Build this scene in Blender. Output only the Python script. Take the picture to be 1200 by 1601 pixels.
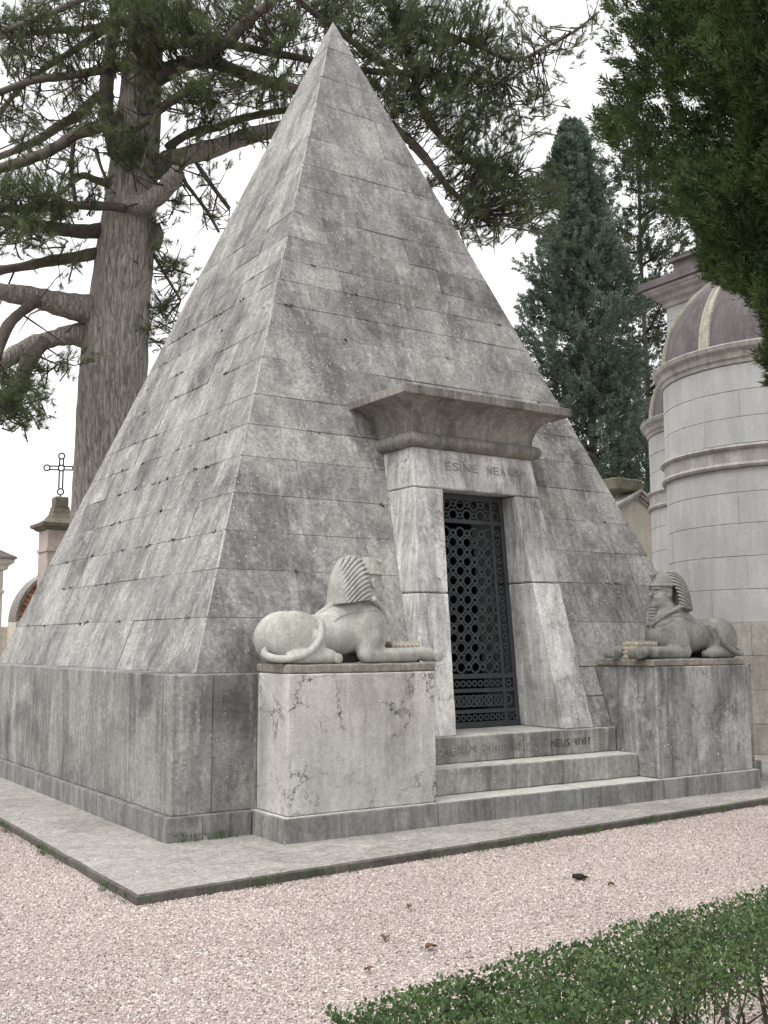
import bpy, bmesh, math, random
import numpy as np
from mathutils import Vector, Matrix, noise as mnoise
R = math.radians
random.seed(7); rng = np.random.default_rng(11)
for o in list(bpy.data.objects): bpy.data.objects.remove(o)
scene = bpy.context.scene
COL = scene.collection

# ------------------------------------------------------------------ camera
CAM = np.array([-6.802, -11.466, 1.583]); YAW, PITCH, ROLL, FPX = .5853, .1214, -.0021, 1672.5
_fw = np.array([math.sin(YAW)*math.cos(PITCH), math.cos(YAW)*math.cos(PITCH), math.sin(PITCH)])
_rt = np.array([math.cos(YAW), -math.sin(YAW), 0.]); _up = np.cross(_rt, _fw)
RT = math.cos(ROLL)*_rt+math.sin(ROLL)*_up; UP = -math.sin(ROLL)*_rt+math.cos(ROLL)*_up
cd = bpy.data.cameras.new('camera'); cam = bpy.data.objects.new('camera', cd); COL.objects.link(cam)
cd.sensor_fit = 'VERTICAL'; cd.sensor_height = 24; cd.lens = FPX/1601*24; cd.clip_start = .05; cd.clip_end = 2000
M3 = Matrix((RT, UP, -_fw)).transposed()
cam.matrix_world = Matrix.Translation(CAM) @ M3.to_4x4()
scene.camera = cam
def ray(u, v): return _fw+RT*(u-600)/FPX-UP*(v-800.5)/FPX
def far(u, v, d): return CAM+ray(u, v)*d                     # pixel at a depth
def on(u, v, ax, val):                                       # pixel on an axis plane
    r = ray(u, v); return CAM+r*((val-CAM[ax])/r[ax])

# ------------------------------------------------------------------ world, sun, exposure
w = bpy.data.worlds.new('World'); scene.world = w; w.use_nodes = True
nt = w.node_tree; nt.nodes.clear()
out = nt.nodes.new('ShaderNodeOutputWorld'); bg = nt.nodes.new('ShaderNodeBackground')
SUN_EL, SUN_AZ = 58, 256      # azimuth from +Y clockwise: light comes from the left front
sky = nt.nodes.new('ShaderNodeTexSky'); sky.sky_type = 'NISHITA'; sky.sun_disc = False
sky.sun_elevation = R(SUN_EL); sky.sun_rotation = R(SUN_AZ); sky.dust_density = 6; sky.air_density = 1
hs = nt.nodes.new('ShaderNodeHueSaturation'); hs.inputs['Saturation'].default_value = .12
mxw = nt.nodes.new('ShaderNodeMix'); mxw.data_type = 'RGBA'; mxw.inputs['Factor'].default_value = .86
nt.links.new(sky.outputs[0], hs.inputs['Color']); nt.links.new(hs.outputs[0], mxw.inputs['A'])
mxw.inputs['B'].default_value = (11.5, 11.45, 11.55, 1)        # even overcast cloud
nt.links.new(mxw.outputs['Result'], bg.inputs['Color']); bg.inputs['Strength'].default_value = .118
nt.links.new(bg.outputs[0], out.inputs[0])
sd = bpy.data.lights.new('sun', 'SUN'); sd.energy = 1.9; sd.angle = R(40); sd.color = (1, .97, .93)
sun = bpy.data.objects.new('sun', sd); COL.objects.link(sun)
_sd = Vector((math.sin(R(SUN_AZ))*math.cos(R(SUN_EL)), math.cos(R(SUN_AZ))*math.cos(R(SUN_EL)), math.sin(R(SUN_EL))))
sun.rotation_euler = _sd.to_track_quat('Z', 'Y').to_euler()
scene.view_settings.view_transform = 'Standard'; scene.view_settings.look = 'None'
scene.view_settings.gamma = 1; scene.view_settings.exposure = .28; scene.view_settings.use_curve_mapping = False
scene.render.engine = 'CYCLES'

# ------------------------------------------------------------------ material kit
def srgb(r, g, b):
    f = lambda c: (c/255/12.92 if c <= 10 else ((c/255+.055)/1.055)**2.4)
    return (f(r), f(g), f(b), 1)
class NB:
    def __init__(s, name):
        s.m = bpy.data.materials.new(name); s.m.use_nodes = True; s.t = s.m.node_tree
        s.b = s.t.nodes['Principled BSDF']; s.b.inputs['Specular IOR Level'].default_value = .25
        s.pos = s.t.nodes.new('ShaderNodeNewGeometry').outputs['Position']
    def n(s, k, **kw):
        nd = s.t.nodes.new(k)
        for a, v in kw.items(): setattr(nd, a, v)
        return nd
    def set(s, sock, v):
        if hasattr(v, 'node'): s.t.links.new(v, sock)
        else: sock.default_value = v
    def mapped(s, scale, vec=None, loc=(0, 0, 0)):
        m = s.n('ShaderNodeMapping'); s.set(m.inputs['Vector'], vec or s.pos)
        m.inputs['Scale'].default_value = scale; m.inputs['Location'].default_value = loc; return m.outputs[0]
    def noise(s, scale, vec=None, detail=5, rough=.6, dist=0):
        k = s.n('ShaderNodeTexNoise'); s.set(k.inputs['Vector'], vec or s.pos)
        k.inputs['Scale'].default_value = scale; k.inputs['Detail'].default_value = detail
        k.inputs['Roughness'].default_value = rough; k.inputs['Distortion'].default_value = dist
        return k.outputs['Fac']
    def vor(s, scale, vec=None, feature='F1', outp='Distance'):
        k = s.n('ShaderNodeTexVoronoi', feature=feature); s.set(k.inputs['Vector'], vec or s.pos)
        k.inputs['Scale'].default_value = scale; return k.outputs[outp]
    def rng(s, v, a, b, c=0., d=1.):
        k = s.n('ShaderNodeMapRange'); s.set(k.inputs[0], v)
        for i, x in enumerate((a, b, c, d)): k.inputs[i+1].default_value = x
        return k.outputs[0]
    def math(s, op, a, b=0.):
        k = s.n('ShaderNodeMath', operation=op); s.set(k.inputs[0], a); s.set(k.inputs[1], b); return k.outputs[0]
    def mix(s, f, a, b, mode='MIX'):
        k = s.n('ShaderNodeMix', data_type='RGBA', blend_type=mode)
        s.set(k.inputs['Factor'], f); s.set(k.inputs['A'], a); s.set(k.inputs['B'], b); return k.outputs['Result']
    def gain(s, col, v):
        k = s.n('ShaderNodeHueSaturation'); s.set(k.inputs['Color'], col); s.set(k.inputs['Value'], v); return k.outputs[0]
    def rand(s): return s.n('ShaderNodeObjectInfo').outputs['Random']
    def fin(s, col, rough=.85, bump=None, strength=.4, dist=.01):
        s.set(s.b.inputs['Base Color'], col); s.set(s.b.inputs['Roughness'], rough)
        if bump is not None:
            k = s.n('ShaderNodeBump'); k.inputs['Strength'].default_value = strength; k.inputs['Distance'].default_value = dist
            s.set(k.inputs['Height'], bump); s.t.links.new(k.outputs[0], s.b.inputs['Normal'])
        return s.m
def weathered(name, base, dark, light, streak=.7, patch=.5, var=.25, spots=.6, moss=0., stretch=.16, sscale=4., bump=.5, veins=0., grain=.3):
    """grey stone with rain streaks, soot patches, lichen dots"""
    q = NB(name)
    rnd = q.rand()
    off = q.n('ShaderNodeCombineXYZ'); q.set(off.inputs[0], q.math('MULTIPLY', rnd, 3.)); q.set(off.inputs[2], q.math('MULTIPLY', rnd, 1.5))
    add = q.n('ShaderNodeVectorMath', operation='ADD'); q.set(add.inputs[0], q.pos); q.set(add.inputs[1], off.outputs[0])
    p2 = add.outputs[0]
    st = q.noise(sscale, q.mapped((1, 1, stretch)), 7, .66, .3)
    st2 = q.noise(sscale*4, q.mapped((1, 1, stretch*.6)), 6, .65)
    pa = q.noise(1.1, q.pos, 6, .62, .4)
    mid = q.noise(9, p2, 6, .7)
    fine = q.noise(70, q.pos, 4, .75)
    c = q.mix(q.rng(st, .38, .66), base, dark)
    c = q.mix(streak, base, c)
    c = q.mix(q.math('MULTIPLY', q.rng(pa, .48, .68), patch), c, dark)
    c = q.mix(q.math('MULTIPLY', q.rng(st2, .52, .72), .38), c, light)
    c = q.mix(q.math('MULTIPLY', q.rng(mid, .55, .75), .35), c, dark)
    st3 = q.noise(15, q.mapped((1, 1, .09), None, (3, 7, 1)), 6, .7); c = q.mix(q.math('MULTIPLY', q.math('MULTIPLY', q.rng(st3, .5, .64), q.rng(pa, .36, .6)), .5*streak), c, dark)
    c = q.mix(q.math('MULTIPLY', q.rng(q.noise(2.2, p2, 5, .7), .55, .72), .4), c, light)
    c = q.gain(c, q.rng(rnd, 0, 1, 1-var, 1+var))
    c = q.gain(c, q.rng(fine, .25, .75, .72, 1.24))
    grit = q.noise(24, q.pos, 8, .82); c = q.gain(c, q.rng(grit, .34, .66, 1-grain, 1+grain*.8))
    if spots:
        sp = q.math('LESS_THAN', q.vor(17, q.pos), .13); sm = q.rng(q.noise(1.7, q.pos, 3), .44, .6)
        c = q.mix(q.math('MULTIPLY', q.math('MULTIPLY', sp, sm), spots), c, light)
        sp2 = q.math('LESS_THAN', q.vor(34, q.pos), .2); sm2 = q.rng(q.noise(2.6, q.mapped((1, 1, 1), None, (4, 2, 9)), 3), .52, .66)
        c = q.mix(q.math('MULTIPLY', q.math('MULTIPLY', sp2, sm2), spots*.7), c, dark)
    if veins:
        warp = q.n('ShaderNodeVectorMath', operation='ADD'); nz = q.n('ShaderNodeTexNoise'); nz.inputs['Scale'].default_value = 3.2; nz.inputs['Detail'].default_value = 6; nz.inputs['Roughness'].default_value = .7
        q.set(nz.inputs['Vector'], p2); sc = q.n('ShaderNodeVectorMath', operation='SCALE'); q.set(sc.inputs[0], nz.outputs['Color']); sc.inputs['Scale'].default_value = .55
        q.set(warp.inputs[0], p2); q.set(warp.inputs[1], sc.outputs[0])
        e = q.vor(2.3, warp.outputs[0], 'DISTANCE_TO_EDGE')
        line = q.rng(e, .004, .028, 1, 0)
        line = q.math('MULTIPLY', line, q.rng(q.noise(3.1, p2, 4, .7), .45, .62))
        c = q.mix(q.math('MULTIPLY', line, veins), c, srgb(70, 66, 62))
        e2 = q.vor(5.5, warp.outputs[0], 'DISTANCE_TO_EDGE')
        l2 = q.math('MULTIPLY', q.rng(e2, .01, .06, 1, 0), q.rng(q.noise(2.1, p2, 5, .75), .52, .66))
        c = q.mix(q.math('MULTIPLY', l2, veins*.7), c, srgb(104, 98, 92))
    if moss:
        mm = q.math('MULTIPLY', q.rng(q.noise(2.4, q.pos, 5, .7), .55, .72), moss)
        c = q.mix(mm, c, srgb(104, 100, 66))
    h = q.math('ADD', q.math('MULTIPLY', grit, .9), q.math('MULTIPLY', fine, .5))
    return q.fin(c, q.rng(pa, .3, .7, .75, .95), h, bump, .008)
def simple(name, col, rough=.8, nscale=20, amt=.25, bump=.2, metallic=0, spec=None):
    q = NB(name); f = q.noise(nscale, None, 6, .7)
    g = q.noise(nscale*.12, None, 4, .6)
    c = q.gain(q.gain(col, q.rng(f, .25, .75, 1-amt, 1+amt)), q.rng(g, .3, .7, 1-amt*.7, 1+amt*.7))
    q.b.inputs['Metallic'].default_value = metallic
    return q.fin(c, rough, f, bump, .006)
def leafy(name, dark, light, nscale=2.2, fine=30, trans=.25, brown=None):
    q = NB(name); a = q.noise(nscale, None, 4, .6); b = q.noise(fine, None, 2, .5)
    c = q.mix(q.rng(q.math('ADD', q.math('MULTIPLY', a, .6), q.math('MULTIPLY', b, .4)), .36, .66), dark, light)
    if brown is not None:
        c = q.mix(q.math('MULTIPLY', q.rng(q.noise(nscale*1.7, q.mapped((1, 1, 1), None, (5, 5, 5)), 3), .58, .7), .55), c, brown)
    q.fin(c, .6); q.b.inputs['Specular IOR Level'].default_value = .2
    tr = q.n('ShaderNodeBsdfTranslucent'); q.set(tr.inputs['Color'], c)
    ms = q.n('ShaderNodeMixShader'); ms.inputs[0].default_value = trans
    q.t.links.new(q.b.outputs[0], ms.inputs[1]); q.t.links.new(tr.outputs[0], ms.inputs[2])
    q.t.links.new(ms.outputs[0], q.t.nodes['Material Output'].inputs['Surface'])
    return q.m
M = {}
M['pyr'] = weathered('grey_limestone', srgb(158, 157, 154), srgb(76, 75, 75), srgb(206, 205, 201), .6, .7, .17, 1., .18, .2, 3.2, .8, 0, .45)
M['pyr_dark'] = weathered('joint_mortar', srgb(132, 129, 122), srgb(80, 78, 73), srgb(160, 158, 150), .6, .5, .1, .3)
M['arris'] = weathered('pale_arris_mortar', srgb(196, 195, 191), srgb(150, 148, 144), srgb(216, 215, 211), .3, .3, .1, .3)
M['plinth'] = weathered('streaked_limestone', srgb(148, 147, 144), srgb(72, 71, 70), srgb(202, 200, 197), .62, .75, .10, .6, .06, .17, 3.4, .6, .5, .4)
M['skirt'] = weathered('skirting_limestone', srgb(138, 137, 134), srgb(80, 79, 78), srgb(178, 176, 172), .8, .4, .1, .4, 0, .15, 6)
M['ped'] = weathered('veined_marble', srgb(184, 182, 178), srgb(116, 113, 110), srgb(214, 212, 208), .55, .55, .04, .4, .03, .2, 2.6, .4, 1., .16)
M['ped2'] = weathered('stained_marble', srgb(162, 160, 158), srgb(66, 65, 65), srgb(224, 222, 221), .9, .75, .04, .7, 0, .2, 3.4, .5, .8, .3)
M['jamb'] = weathered('pale_marble', srgb(210, 209, 207), srgb(84, 82, 80), srgb(234, 233, 231), .72, .45, .06, .6, .08, .1, 5.5, .5, .7, .25)
M['cornice'] = weathered('stained_cornice', srgb(148, 144, 138), srgb(84, 82, 79), srgb(182, 178, 171), .8, .5, .06, .6, .08, .1, 6)
M['step'] = weathered('step_stone', srgb(160, 158, 154), srgb(82, 80, 78), srgb(202, 200, 195), .8, .6, .08, .6, .08, .14, 4.5, .5, .3, .3)
M['tread'] = weathered('worn_lit_tread_stone', srgb(194, 192, 187), srgb(138, 136, 130), srgb(216, 214, 209), .3, .5, .06, .5, .06, 1, 4)  # lighter step stone: wear and the light treads catch, both in the colour
M['sphinx_l'] = weathered('pale_statue_stone', srgb(176, 177, 170), srgb(112, 111, 103), srgb(198, 199, 194), .6, .5, 0, .2, .05, .3, 4, .35, 0, .16)
M['sphinx_r'] = weathered('shaded_statue_stone', srgb(138, 138, 133), srgb(82, 81, 78), srgb(172, 172, 167), .6, .6, 0, .3, .04, .3, 4, .4, 0, .22)  # darker twin of the left sphinx stone: shade and dirt put into the colour
M['slab'] = weathered('statue_slab_stone', srgb(140, 136, 127), srgb(76, 72, 66), srgb(184, 180, 170), .5, .6, .05, .9, .25, .5, 8)
M['tablet'] = weathered('carved_tan_stone', srgb(186, 180, 164), srgb(120, 108, 92), srgb(214, 210, 200), .4, .4, 0, .6, .1, .6, 12)
M['concrete'] = weathered('worn_concrete', srgb(160, 157, 152), srgb(112, 109, 104), srgb(196, 194, 189), .3, .7, 0, .9, .07, 1., 3, .8, 0, .4)
M['kerb'] = weathered('dirty_kerb_edge', srgb(98, 93, 89), srgb(58, 55, 53), srgb(134, 130, 124), .6, .5, .1, .4, .15, .4, 8)
M['chapel'] = weathered('chapel_ashlar', srgb(184, 184, 183), srgb(152, 152, 152), srgb(202, 201, 197), .5, .45, .05, .2, 0, .14, 2.5, .3, 0, .08)
M['chapel_low'] = weathered('chapel_base_stone', srgb(176, 172, 164), srgb(132, 124, 116), srgb(196, 193, 186), .4, .5, .06, .4, 0, .5, 4, .5)
M['chapel_trim'] = weathered('chapel_moulding', srgb(180, 177, 172), srgb(112, 108, 103), srgb(204, 201, 194), .6, .45, .03, .3, 0, .2, 6, .3, 0, .15)
M['slate'] = weathered('mauve_dome_sheet', srgb(116, 109, 111), srgb(82, 76, 78), srgb(150, 145, 145), .7, .6, .05, .1, .05, .3, 3, .2, 0, .15)
M['rib'] = weathered('lichened_rib', srgb(178, 176, 162), srgb(110, 106, 88), srgb(204, 203, 194), .5, .6, 0, .6, .35, .4, 8, .4)
M['plaster'] = weathered('ochre_plaster', srgb(202, 197, 184), srgb(160, 152, 138), srgb(214, 210, 200), .5, .4, .04, .2, 0, .2, 3, .3)
M['pinkstone'] = weathered('pinkish_pillar_stone', srgb(180, 168, 160), srgb(132, 122, 114), srgb(200, 190, 182), .5, .3, .04, .2, 0, .2, 4, .3)
M['capstone'] = weathered('mossy_cap_stone', srgb(112, 108, 94), srgb(66, 66, 54), srgb(142, 138, 124), .5, .5, .04, .3, .4, .4, 5, .5)
M['brick'] = weathered('old_brick', srgb(176, 132, 108), srgb(118, 82, 66), srgb(198, 172, 152), .3, .4, .25, .3, 0, 1, 8, .5)
M['iron'] = simple('dark_painted_iron', (.042, .048, .052, 1), .5, 60, .3, .15)
M['iron_cross'] = simple('black_iron', (.02, .02, .022, 1), .6, 60, .3)
M['niche'] = simple('shade_black_chamber_wall', (.018, .017, .016, 1), .95, 6, .3)  # near-black: the darkness inside the chamber is put into the wall colour
M['ink'] = simple('letter_grime', srgb(74, 72, 70), .95, 30, .4)
M['ink_faint'] = simple('faded_letter_grime', srgb(134, 132, 129), .95, 30, .5)
M['needle'] = leafy('pine_needles', (.048, .068, .034, 1), (.155, .19, .09, 1), 1.3, 14, .3, (.10, .075, .045, 1))
M['cyp_far'] = leafy('blue_green_sprays', (.05, .078, .056, 1), (.20, .26, .20, 1), 1.4, 9, .2, (.085, .078, .045, 1))
M['cyp_near'] = leafy('dark_cypress_sprays', (.022, .044, .018, 1), (.115, .17, .058, 1), 1.8, 11, .25, (.06, .05, .022, 1))
M['leaf'] = leafy('hedge_leaves', (.028, .056, .022, 1), (.145, .215, .09, 1), 6, 70, .3, (.11, .095, .045, 1))
M['sparse'] = leafy('thin_evergreen_leaves', (.042, .06, .038, 1), (.12, .155, .09, 1), 1.4, 9, .25)
M['moss'] = simple('joint_moss', (.07, .07, .028, 1), .95, 8, .7)
M['stem'] = simple('hedge_stem_bark', (.055, .042, .032, 1), .9, 60, .4)
M['twig'] = simple('twig_bark', (.055, .046, .040, 1), .95, 30, .3)
M['dead'] = simple('dry_brown_leaf', (.13, .075, .035, 1), .8, 60, .3)
M['cone'] = simple('dark_cone_scales', (.03, .024, .02, 1), .9, 90, .4)
def bark():
    q = NB('pine_bark')
    p = q.mapped((1, 1, .11)); e = q.vor(15, p, 'DISTANCE_TO_EDGE'); n = q.noise(22, q.mapped((1, 1, .16)), 7, .72, .8)
    n2 = q.noise(60, q.mapped((1, 1, .4)), 5, .7)
    f = q.noise(2.2, None, 4)
    c = q.mix(q.rng(n, .33, .66), srgb(96, 91, 87), srgb(182, 176, 170))
    c = q.mix(q.rng(e, 0, .10, .45, 0), c, srgb(66, 60, 55))
    c = q.mix(q.math('MULTIPLY', q.rng(f, .48, .7), .4), c, srgb(150, 144, 134))
    c = q.gain(c, q.rng(n2, .3, .7, .75, 1.2))
    h = q.math('ADD', q.math('MULTIPLY', q.rng(e, 0, .16), .5), n)
    return q.fin(c, .95, h, .8, .03)
M['bark'] = bark()
M['limb'] = weathered('limb_bark', srgb(102, 95, 89), srgb(52, 47, 43), srgb(142, 136, 127), .5, .5, .1, .3, .15, 1, 7, .8)
def gravel_sheet():
    q = NB('pink_gravel')
    v = q.n('ShaderNodeTexVoronoi'); q.set(v.inputs['Vector'], q.pos); v.inputs['Scale'].default_value = 62
    sep = q.n('ShaderNodeSeparateColor'); q.set(sep.inputs[0], v.outputs['Color'])
    c = q.mix(q.rng(sep.outputs[0], 0, 1), srgb(158, 146, 141), srgb(194, 182, 177))
    c = q.mix(q.math('GREATER_THAN', sep.outputs[1], .93), c, srgb(104, 94, 88))
    c = q.mix(q.math('GREATER_THAN', sep.outputs[2], .9), c, srgb(224, 218, 210))
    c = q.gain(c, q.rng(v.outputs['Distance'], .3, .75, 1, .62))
    c = q.gain(c, q.rng(q.noise(.6, None, 5), .3, .7, .9, 1.08))
    c = q.mix(q.math('MULTIPLY', q.rng(q.noise(1.3, q.mapped((1, 1, 1), None, (3, 1, 0)), 6, .7), .56, .72), .25), c, srgb(150, 138, 120))
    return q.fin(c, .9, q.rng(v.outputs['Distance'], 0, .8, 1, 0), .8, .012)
M['gravel'] = gravel_sheet()
def pebble_mat():
    q = NB('gravel_pebble'); r = q.rand(); r2 = q.math('FRACT', q.math('MULTIPLY', r, 17.3))
    c = q.mix(r, srgb(160, 147, 142), srgb(197, 184, 179))
    c = q.mix(q.math('GREATER_THAN', r2, .955), c, srgb(120, 108, 101))
    c = q.mix(q.math('LESS_THAN', r2, .07), c, srgb(218, 210, 203))
    c = q.gain(c, q.rng(q.noise(.6, None, 5), .3, .7, .9, 1.08))
    c = q.mix(q.math('MULTIPLY', q.rng(q.noise(1.3, q.mapped((1, 1, 1), None, (3, 1, 0)), 6, .7), .56, .72), .25), c, srgb(158, 146, 128))
    return q.fin(c, .85)
M['pebble'] = pebble_mat()

# ------------------------------------------------------------------ object kit
def link(name, me, mat=None, parent=None, smooth=False):
    o = bpy.data.objects.new(name, me); COL.objects.link(o)
    if mat is not None and not me.materials: me.materials.append(mat)
    if smooth: me.polygons.foreach_set('use_smooth', np.ones(len(me.polygons), bool))
    if parent: o.parent = parent
    return o
def mesh(name, V, F, mat, parent=None, smooth=False):
    me = bpy.data.meshes.new(name); me.from_pydata([tuple(map(float, v)) for v in V], [], F); me.update()
    return link(name, me, mat, parent, smooth)
def fast(name, V, F, mat, parent=None, smooth=False):
    V = np.asarray(V, np.float32); F = np.asarray(F, np.int32); k = F.shape[1]
    me = bpy.data.meshes.new(name); me.vertices.add(len(V)); me.vertices.foreach_set('co', V.ravel())
    me.loops.add(F.size); me.loops.foreach_set('vertex_index', F.ravel())
    me.polygons.add(len(F)); me.polygons.foreach_set('loop_start', np.arange(0, F.size, k, dtype=np.int32))
    me.polygons.foreach_set('loop_total', np.full(len(F), k, np.int32))
    me.update(calc_edges=True); me.validate()
    return link(name, me, mat, parent, smooth)
def bevel(o, w, seg=1):
    bm = bmesh.new(); bm.from_mesh(o.data)
    bmesh.ops.recalc_face_normals(bm, faces=bm.faces)
    bmesh.ops.bevel(bm, geom=list(bm.edges), offset=w, segments=seg, affect='EDGES', clamp_overlap=True)
    bm.to_mesh(o.data); bm.free(); return o
def hexa(name, lo, hi, mat, parent=None, bv=.008):
    """frustum-like block: lo / hi = four corner points of bottom and top"""
    F = [(3, 2, 1, 0), (4, 5, 6, 7)]+[(i, (i+1) % 4, 4+(i+1) % 4, 4+i) for i in range(4)]
    o = mesh(name, list(lo)+list(hi), F, mat, parent)
    return bevel(o, bv) if bv else o
def box(name, x0, x1, y0, y1, z0, z1, mat, parent=None, bv=.008):
    c = [(x0, y0), (x1, y0), (x1, y1), (x0, y1)]
    return hexa(name, [(*p, z0) for p in c], [(*p, z1) for p in c], mat, parent, bv)
def worn(name, x0, x1, y0, y1, z0, z1, mat, parent=None, amp=.006, cell=.09, bv=.012):
    """box whose faces and arrises are slightly uneven"""
    o = box(name, x0, x1, y0, y1, z0, z1, mat, parent, bv)
    bm = bmesh.new(); bm.from_mesh(o.data)
    for _ in range(4):
        es = [e for e in bm.edges if e.calc_length() > cell*1.6]
        if not es: break
        bmesh.ops.subdivide_edges(bm, edges=es, cuts=1, use_grid_fill=True)
    for v in bm.verts:
        n = mnoise.noise_vector(v.co*7)*amp+mnoise.noise_vector(v.co*2.3)*amp*.6
        v.co += n
    bm.to_mesh(o.data); bm.free(); return o
def thing(name, label, cat, loc=(0, 0, 0), group=None):
    o = bpy.data.objects.new(name, None); COL.objects.link(o); o.empty_display_size = .2
    return tag(o, label, cat, group)
def tag(o, label, cat, group=None):
    o['label'] = label; o['category'] = cat
    if group: o['group'] = group
    return o
def struct(o): o['kind'] = 'structure'; return o
def tube_geo(P, rad, sides=8, cap=True):
    P = np.asarray(P, float); n = len(P); rad = np.broadcast_to(rad, n)
    T = np.gradient(P, axis=0); T /= np.linalg.norm(T, axis=1)[:, None]+1e-9
    ref = np.array([0, 0, 1.]) if abs(T[0][2]) < .9 else np.array([1., 0, 0])
    V = []; a = np.linspace(0, 2*np.pi, sides, endpoint=False)
    for i in range(n):
        s = np.cross(T[i], ref); s /= np.linalg.norm(s)+1e-9; t = np.cross(s, T[i]); ref = t
        V.append(P[i]+rad[i]*(np.cos(a)[:, None]*s+np.sin(a)[:, None]*t))
    V = np.concatenate(V); F = []
    for i in range(n-1):
        for j in range(sides):
            k = (j+1) % sides; F.append((i*sides+j, i*sides+k, (i+1)*sides+k, (i+1)*sides+j))
    if cap: F.append(tuple(range(sides))[::-1]); F.append(tuple(range((n-1)*sides, n*sides)))
    return V, F
def tube(name, P, rad, mat, parent=None, sides=8):
    V, F = tube_geo(P, rad, sides); return mesh(name, V, F, mat, parent, True)
def smooth_path(P, n=8):
    P = np.asarray(P, float); Q = np.vstack([2*P[0]-P[1], P, 2*P[-1]-P[-2]]); outp = []
    for i in range(1, len(Q)-2):
        a, b, c, d = Q[i-1:i+3]
        for t in np.linspace(0, 1, n, endpoint=False):
            outp.append(.5*((2*b)+(c-a)*t+(2*a-5*b+4*c-d)*t*t+(-a+3*b-3*c+d)*t**3))
    outp.append(P[-1]); return np.array(outp)
def block(name, O, I, mat, parent, c=.006):
    """ashlar piece: outer quad O, inner quad I, chamfered outer arrises"""
    O = np.asarray(O, float); I = np.asarray(I, float); n = np.cross(O[1]-O[0], O[3]-O[0]); n /= np.linalg.norm(n)+1e-9
    top = []
    for i in range(4):
        a = O[(i+1) % 4]-O[i]; b = O[(i-1) % 4]-O[i]
        la, lb = np.linalg.norm(a), np.linalg.norm(b)
        top.append(O[i]+a/(la+1e-9)*min(c, la*.3)+b/(lb+1e-9)*min(c, lb*.3))
    V = list(top)+list(O-n*c*.8)+list(I)
    F = [(0, 1, 2, 3)]
    for i in range(4):
        j = (i+1) % 4; F += [(i, 4+i, 4+j, j), (4+i, 8+i, 8+j, 4+j)]
    return mesh(name, V, F, mat, parent)
def text_mesh(name, s, size, mat, parent, origin, xdir, ydir, sx=1., spacing=1.05, depth=.0015):
    cu = bpy.data.curves.new(name, 'FONT'); cu.body = s; cu.size = size; cu.space_character = spacing; cu.extrude = depth; cu.resolution_u = 3
    tmp = bpy.data.objects.new('tmp_text', cu); me = bpy.data.meshes.new_from_object(tmp)
    bpy.data.objects.remove(tmp); bpy.data.curves.remove(cu); me.name = name
    x = Vector(xdir).normalized(); y = Vector(ydir).normalized(); z = x.cross(y)
    mt = Matrix((x*sx, y, z)).transposed().to_4x4(); mt.translation = Vector(origin); me.transform(mt)
    me.materials.clear(); return link(name, me, mat, parent)

# ------------------------------------------------------------------ ground, gravel, pavement
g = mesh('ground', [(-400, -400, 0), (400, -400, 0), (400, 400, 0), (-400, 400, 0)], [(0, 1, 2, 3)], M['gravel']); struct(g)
SL = [(-4.343, -5.03), (5.0, -4.40), (4.6, 4.3), (-4.22, 4.3)]
def pavement():
    n = len(SL); top = []; 
    # uneven outline
    out = []
    for i in range(n):
        a = np.array(SL[i]); b = np.array(SL[(i+1) % n]); m = 60
        for k in range(m):
            p = a+(b-a)*k/m
            out.append(p+(0 if k == 0 else 1)*np.array([mnoise.noise(Vector((p[0]*3, p[1]*3, 1))), mnoise.noise(Vector((p[0]*3, p[1]*3, 7)))])*.012)
    out = np.array(out); N = len(out); c = np.array([0, 0])
    ins = out+(c-out)/np.linalg.norm(c-out, axis=1)[:, None]*.018
    V = [(*p, 0) for p in ins*1.002]+[(*p, .052+.006*mnoise.noise(Vector((p[0]*4, p[1]*4, 3)))) for p in out]+[(*p, .062) for p in ins]
    top = mesh('pavement', [(*p, .0625) for p in ins*.9995], [tuple(range(N))], M['concrete']); struct(top)
    F = []
    for i in range(N):
        j = (i+1) % N; F += [(i, j, N+j, N+i), (N+i, N+j, 2*N+j, 2*N+i)]
    mesh('kerb', V, F, M['kerb'], top)
    return top
pavement()
def gravel_points():
    n = 430000
    u = rng.random((n, 2)); x = -9.2+u[:, 0]*14.5; y = -9.9+u[:, 1]*8.6
    # camera wedge
    D = np.stack([x, y, np.zeros(n)], 1)-CAM; z = D@_fw; px = 600+FPX*(D@RT)/z; py = 800.5-FPX*(D@UP)/z
    k = (z > .5) & (px > -90) & (px < 1290) & (py < 1720)
    k &= rng.random(n) < np.clip(1.35-z/14, .3, 1)
    # not under the pavement
    edge = -5.03+(x+4.343)*(.63/9.343)
    k &= ~((y > edge-.005) & (x > -4.35+ (y+5.03)*.013) & (x < 4.95))
    p = np.stack([x, y, rng.random(n)*.004], 1)[k]
    m = 420; xs = -4.25+rng.random(m)*8; ys = -5.03+(xs+4.343)*(.63/9.343)+.05+np.abs(rng.normal(size=m))*.28      # stones kicked onto the pavement
    xl = -4.27+np.abs(rng.normal(size=160))*.2; yl = -4.9+rng.random(160)*7
    q = np.concatenate([np.stack([xs, ys, np.full(m, .066)], 1), np.stack([xl, yl, np.full(160, .066)], 1)]); q = q[(q[:, 1] < -4.12) | (q[:, 0] < -3.6)]
    return np.concatenate([p, q])
GP = gravel_points()
me = bpy.data.meshes.new('gravel'); me.vertices.add(len(GP)); me.vertices.foreach_set('co', GP.astype(np.float32).ravel()); me.update()
gv = link('gravel', me); gv['kind'] = 'stuff'
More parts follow.
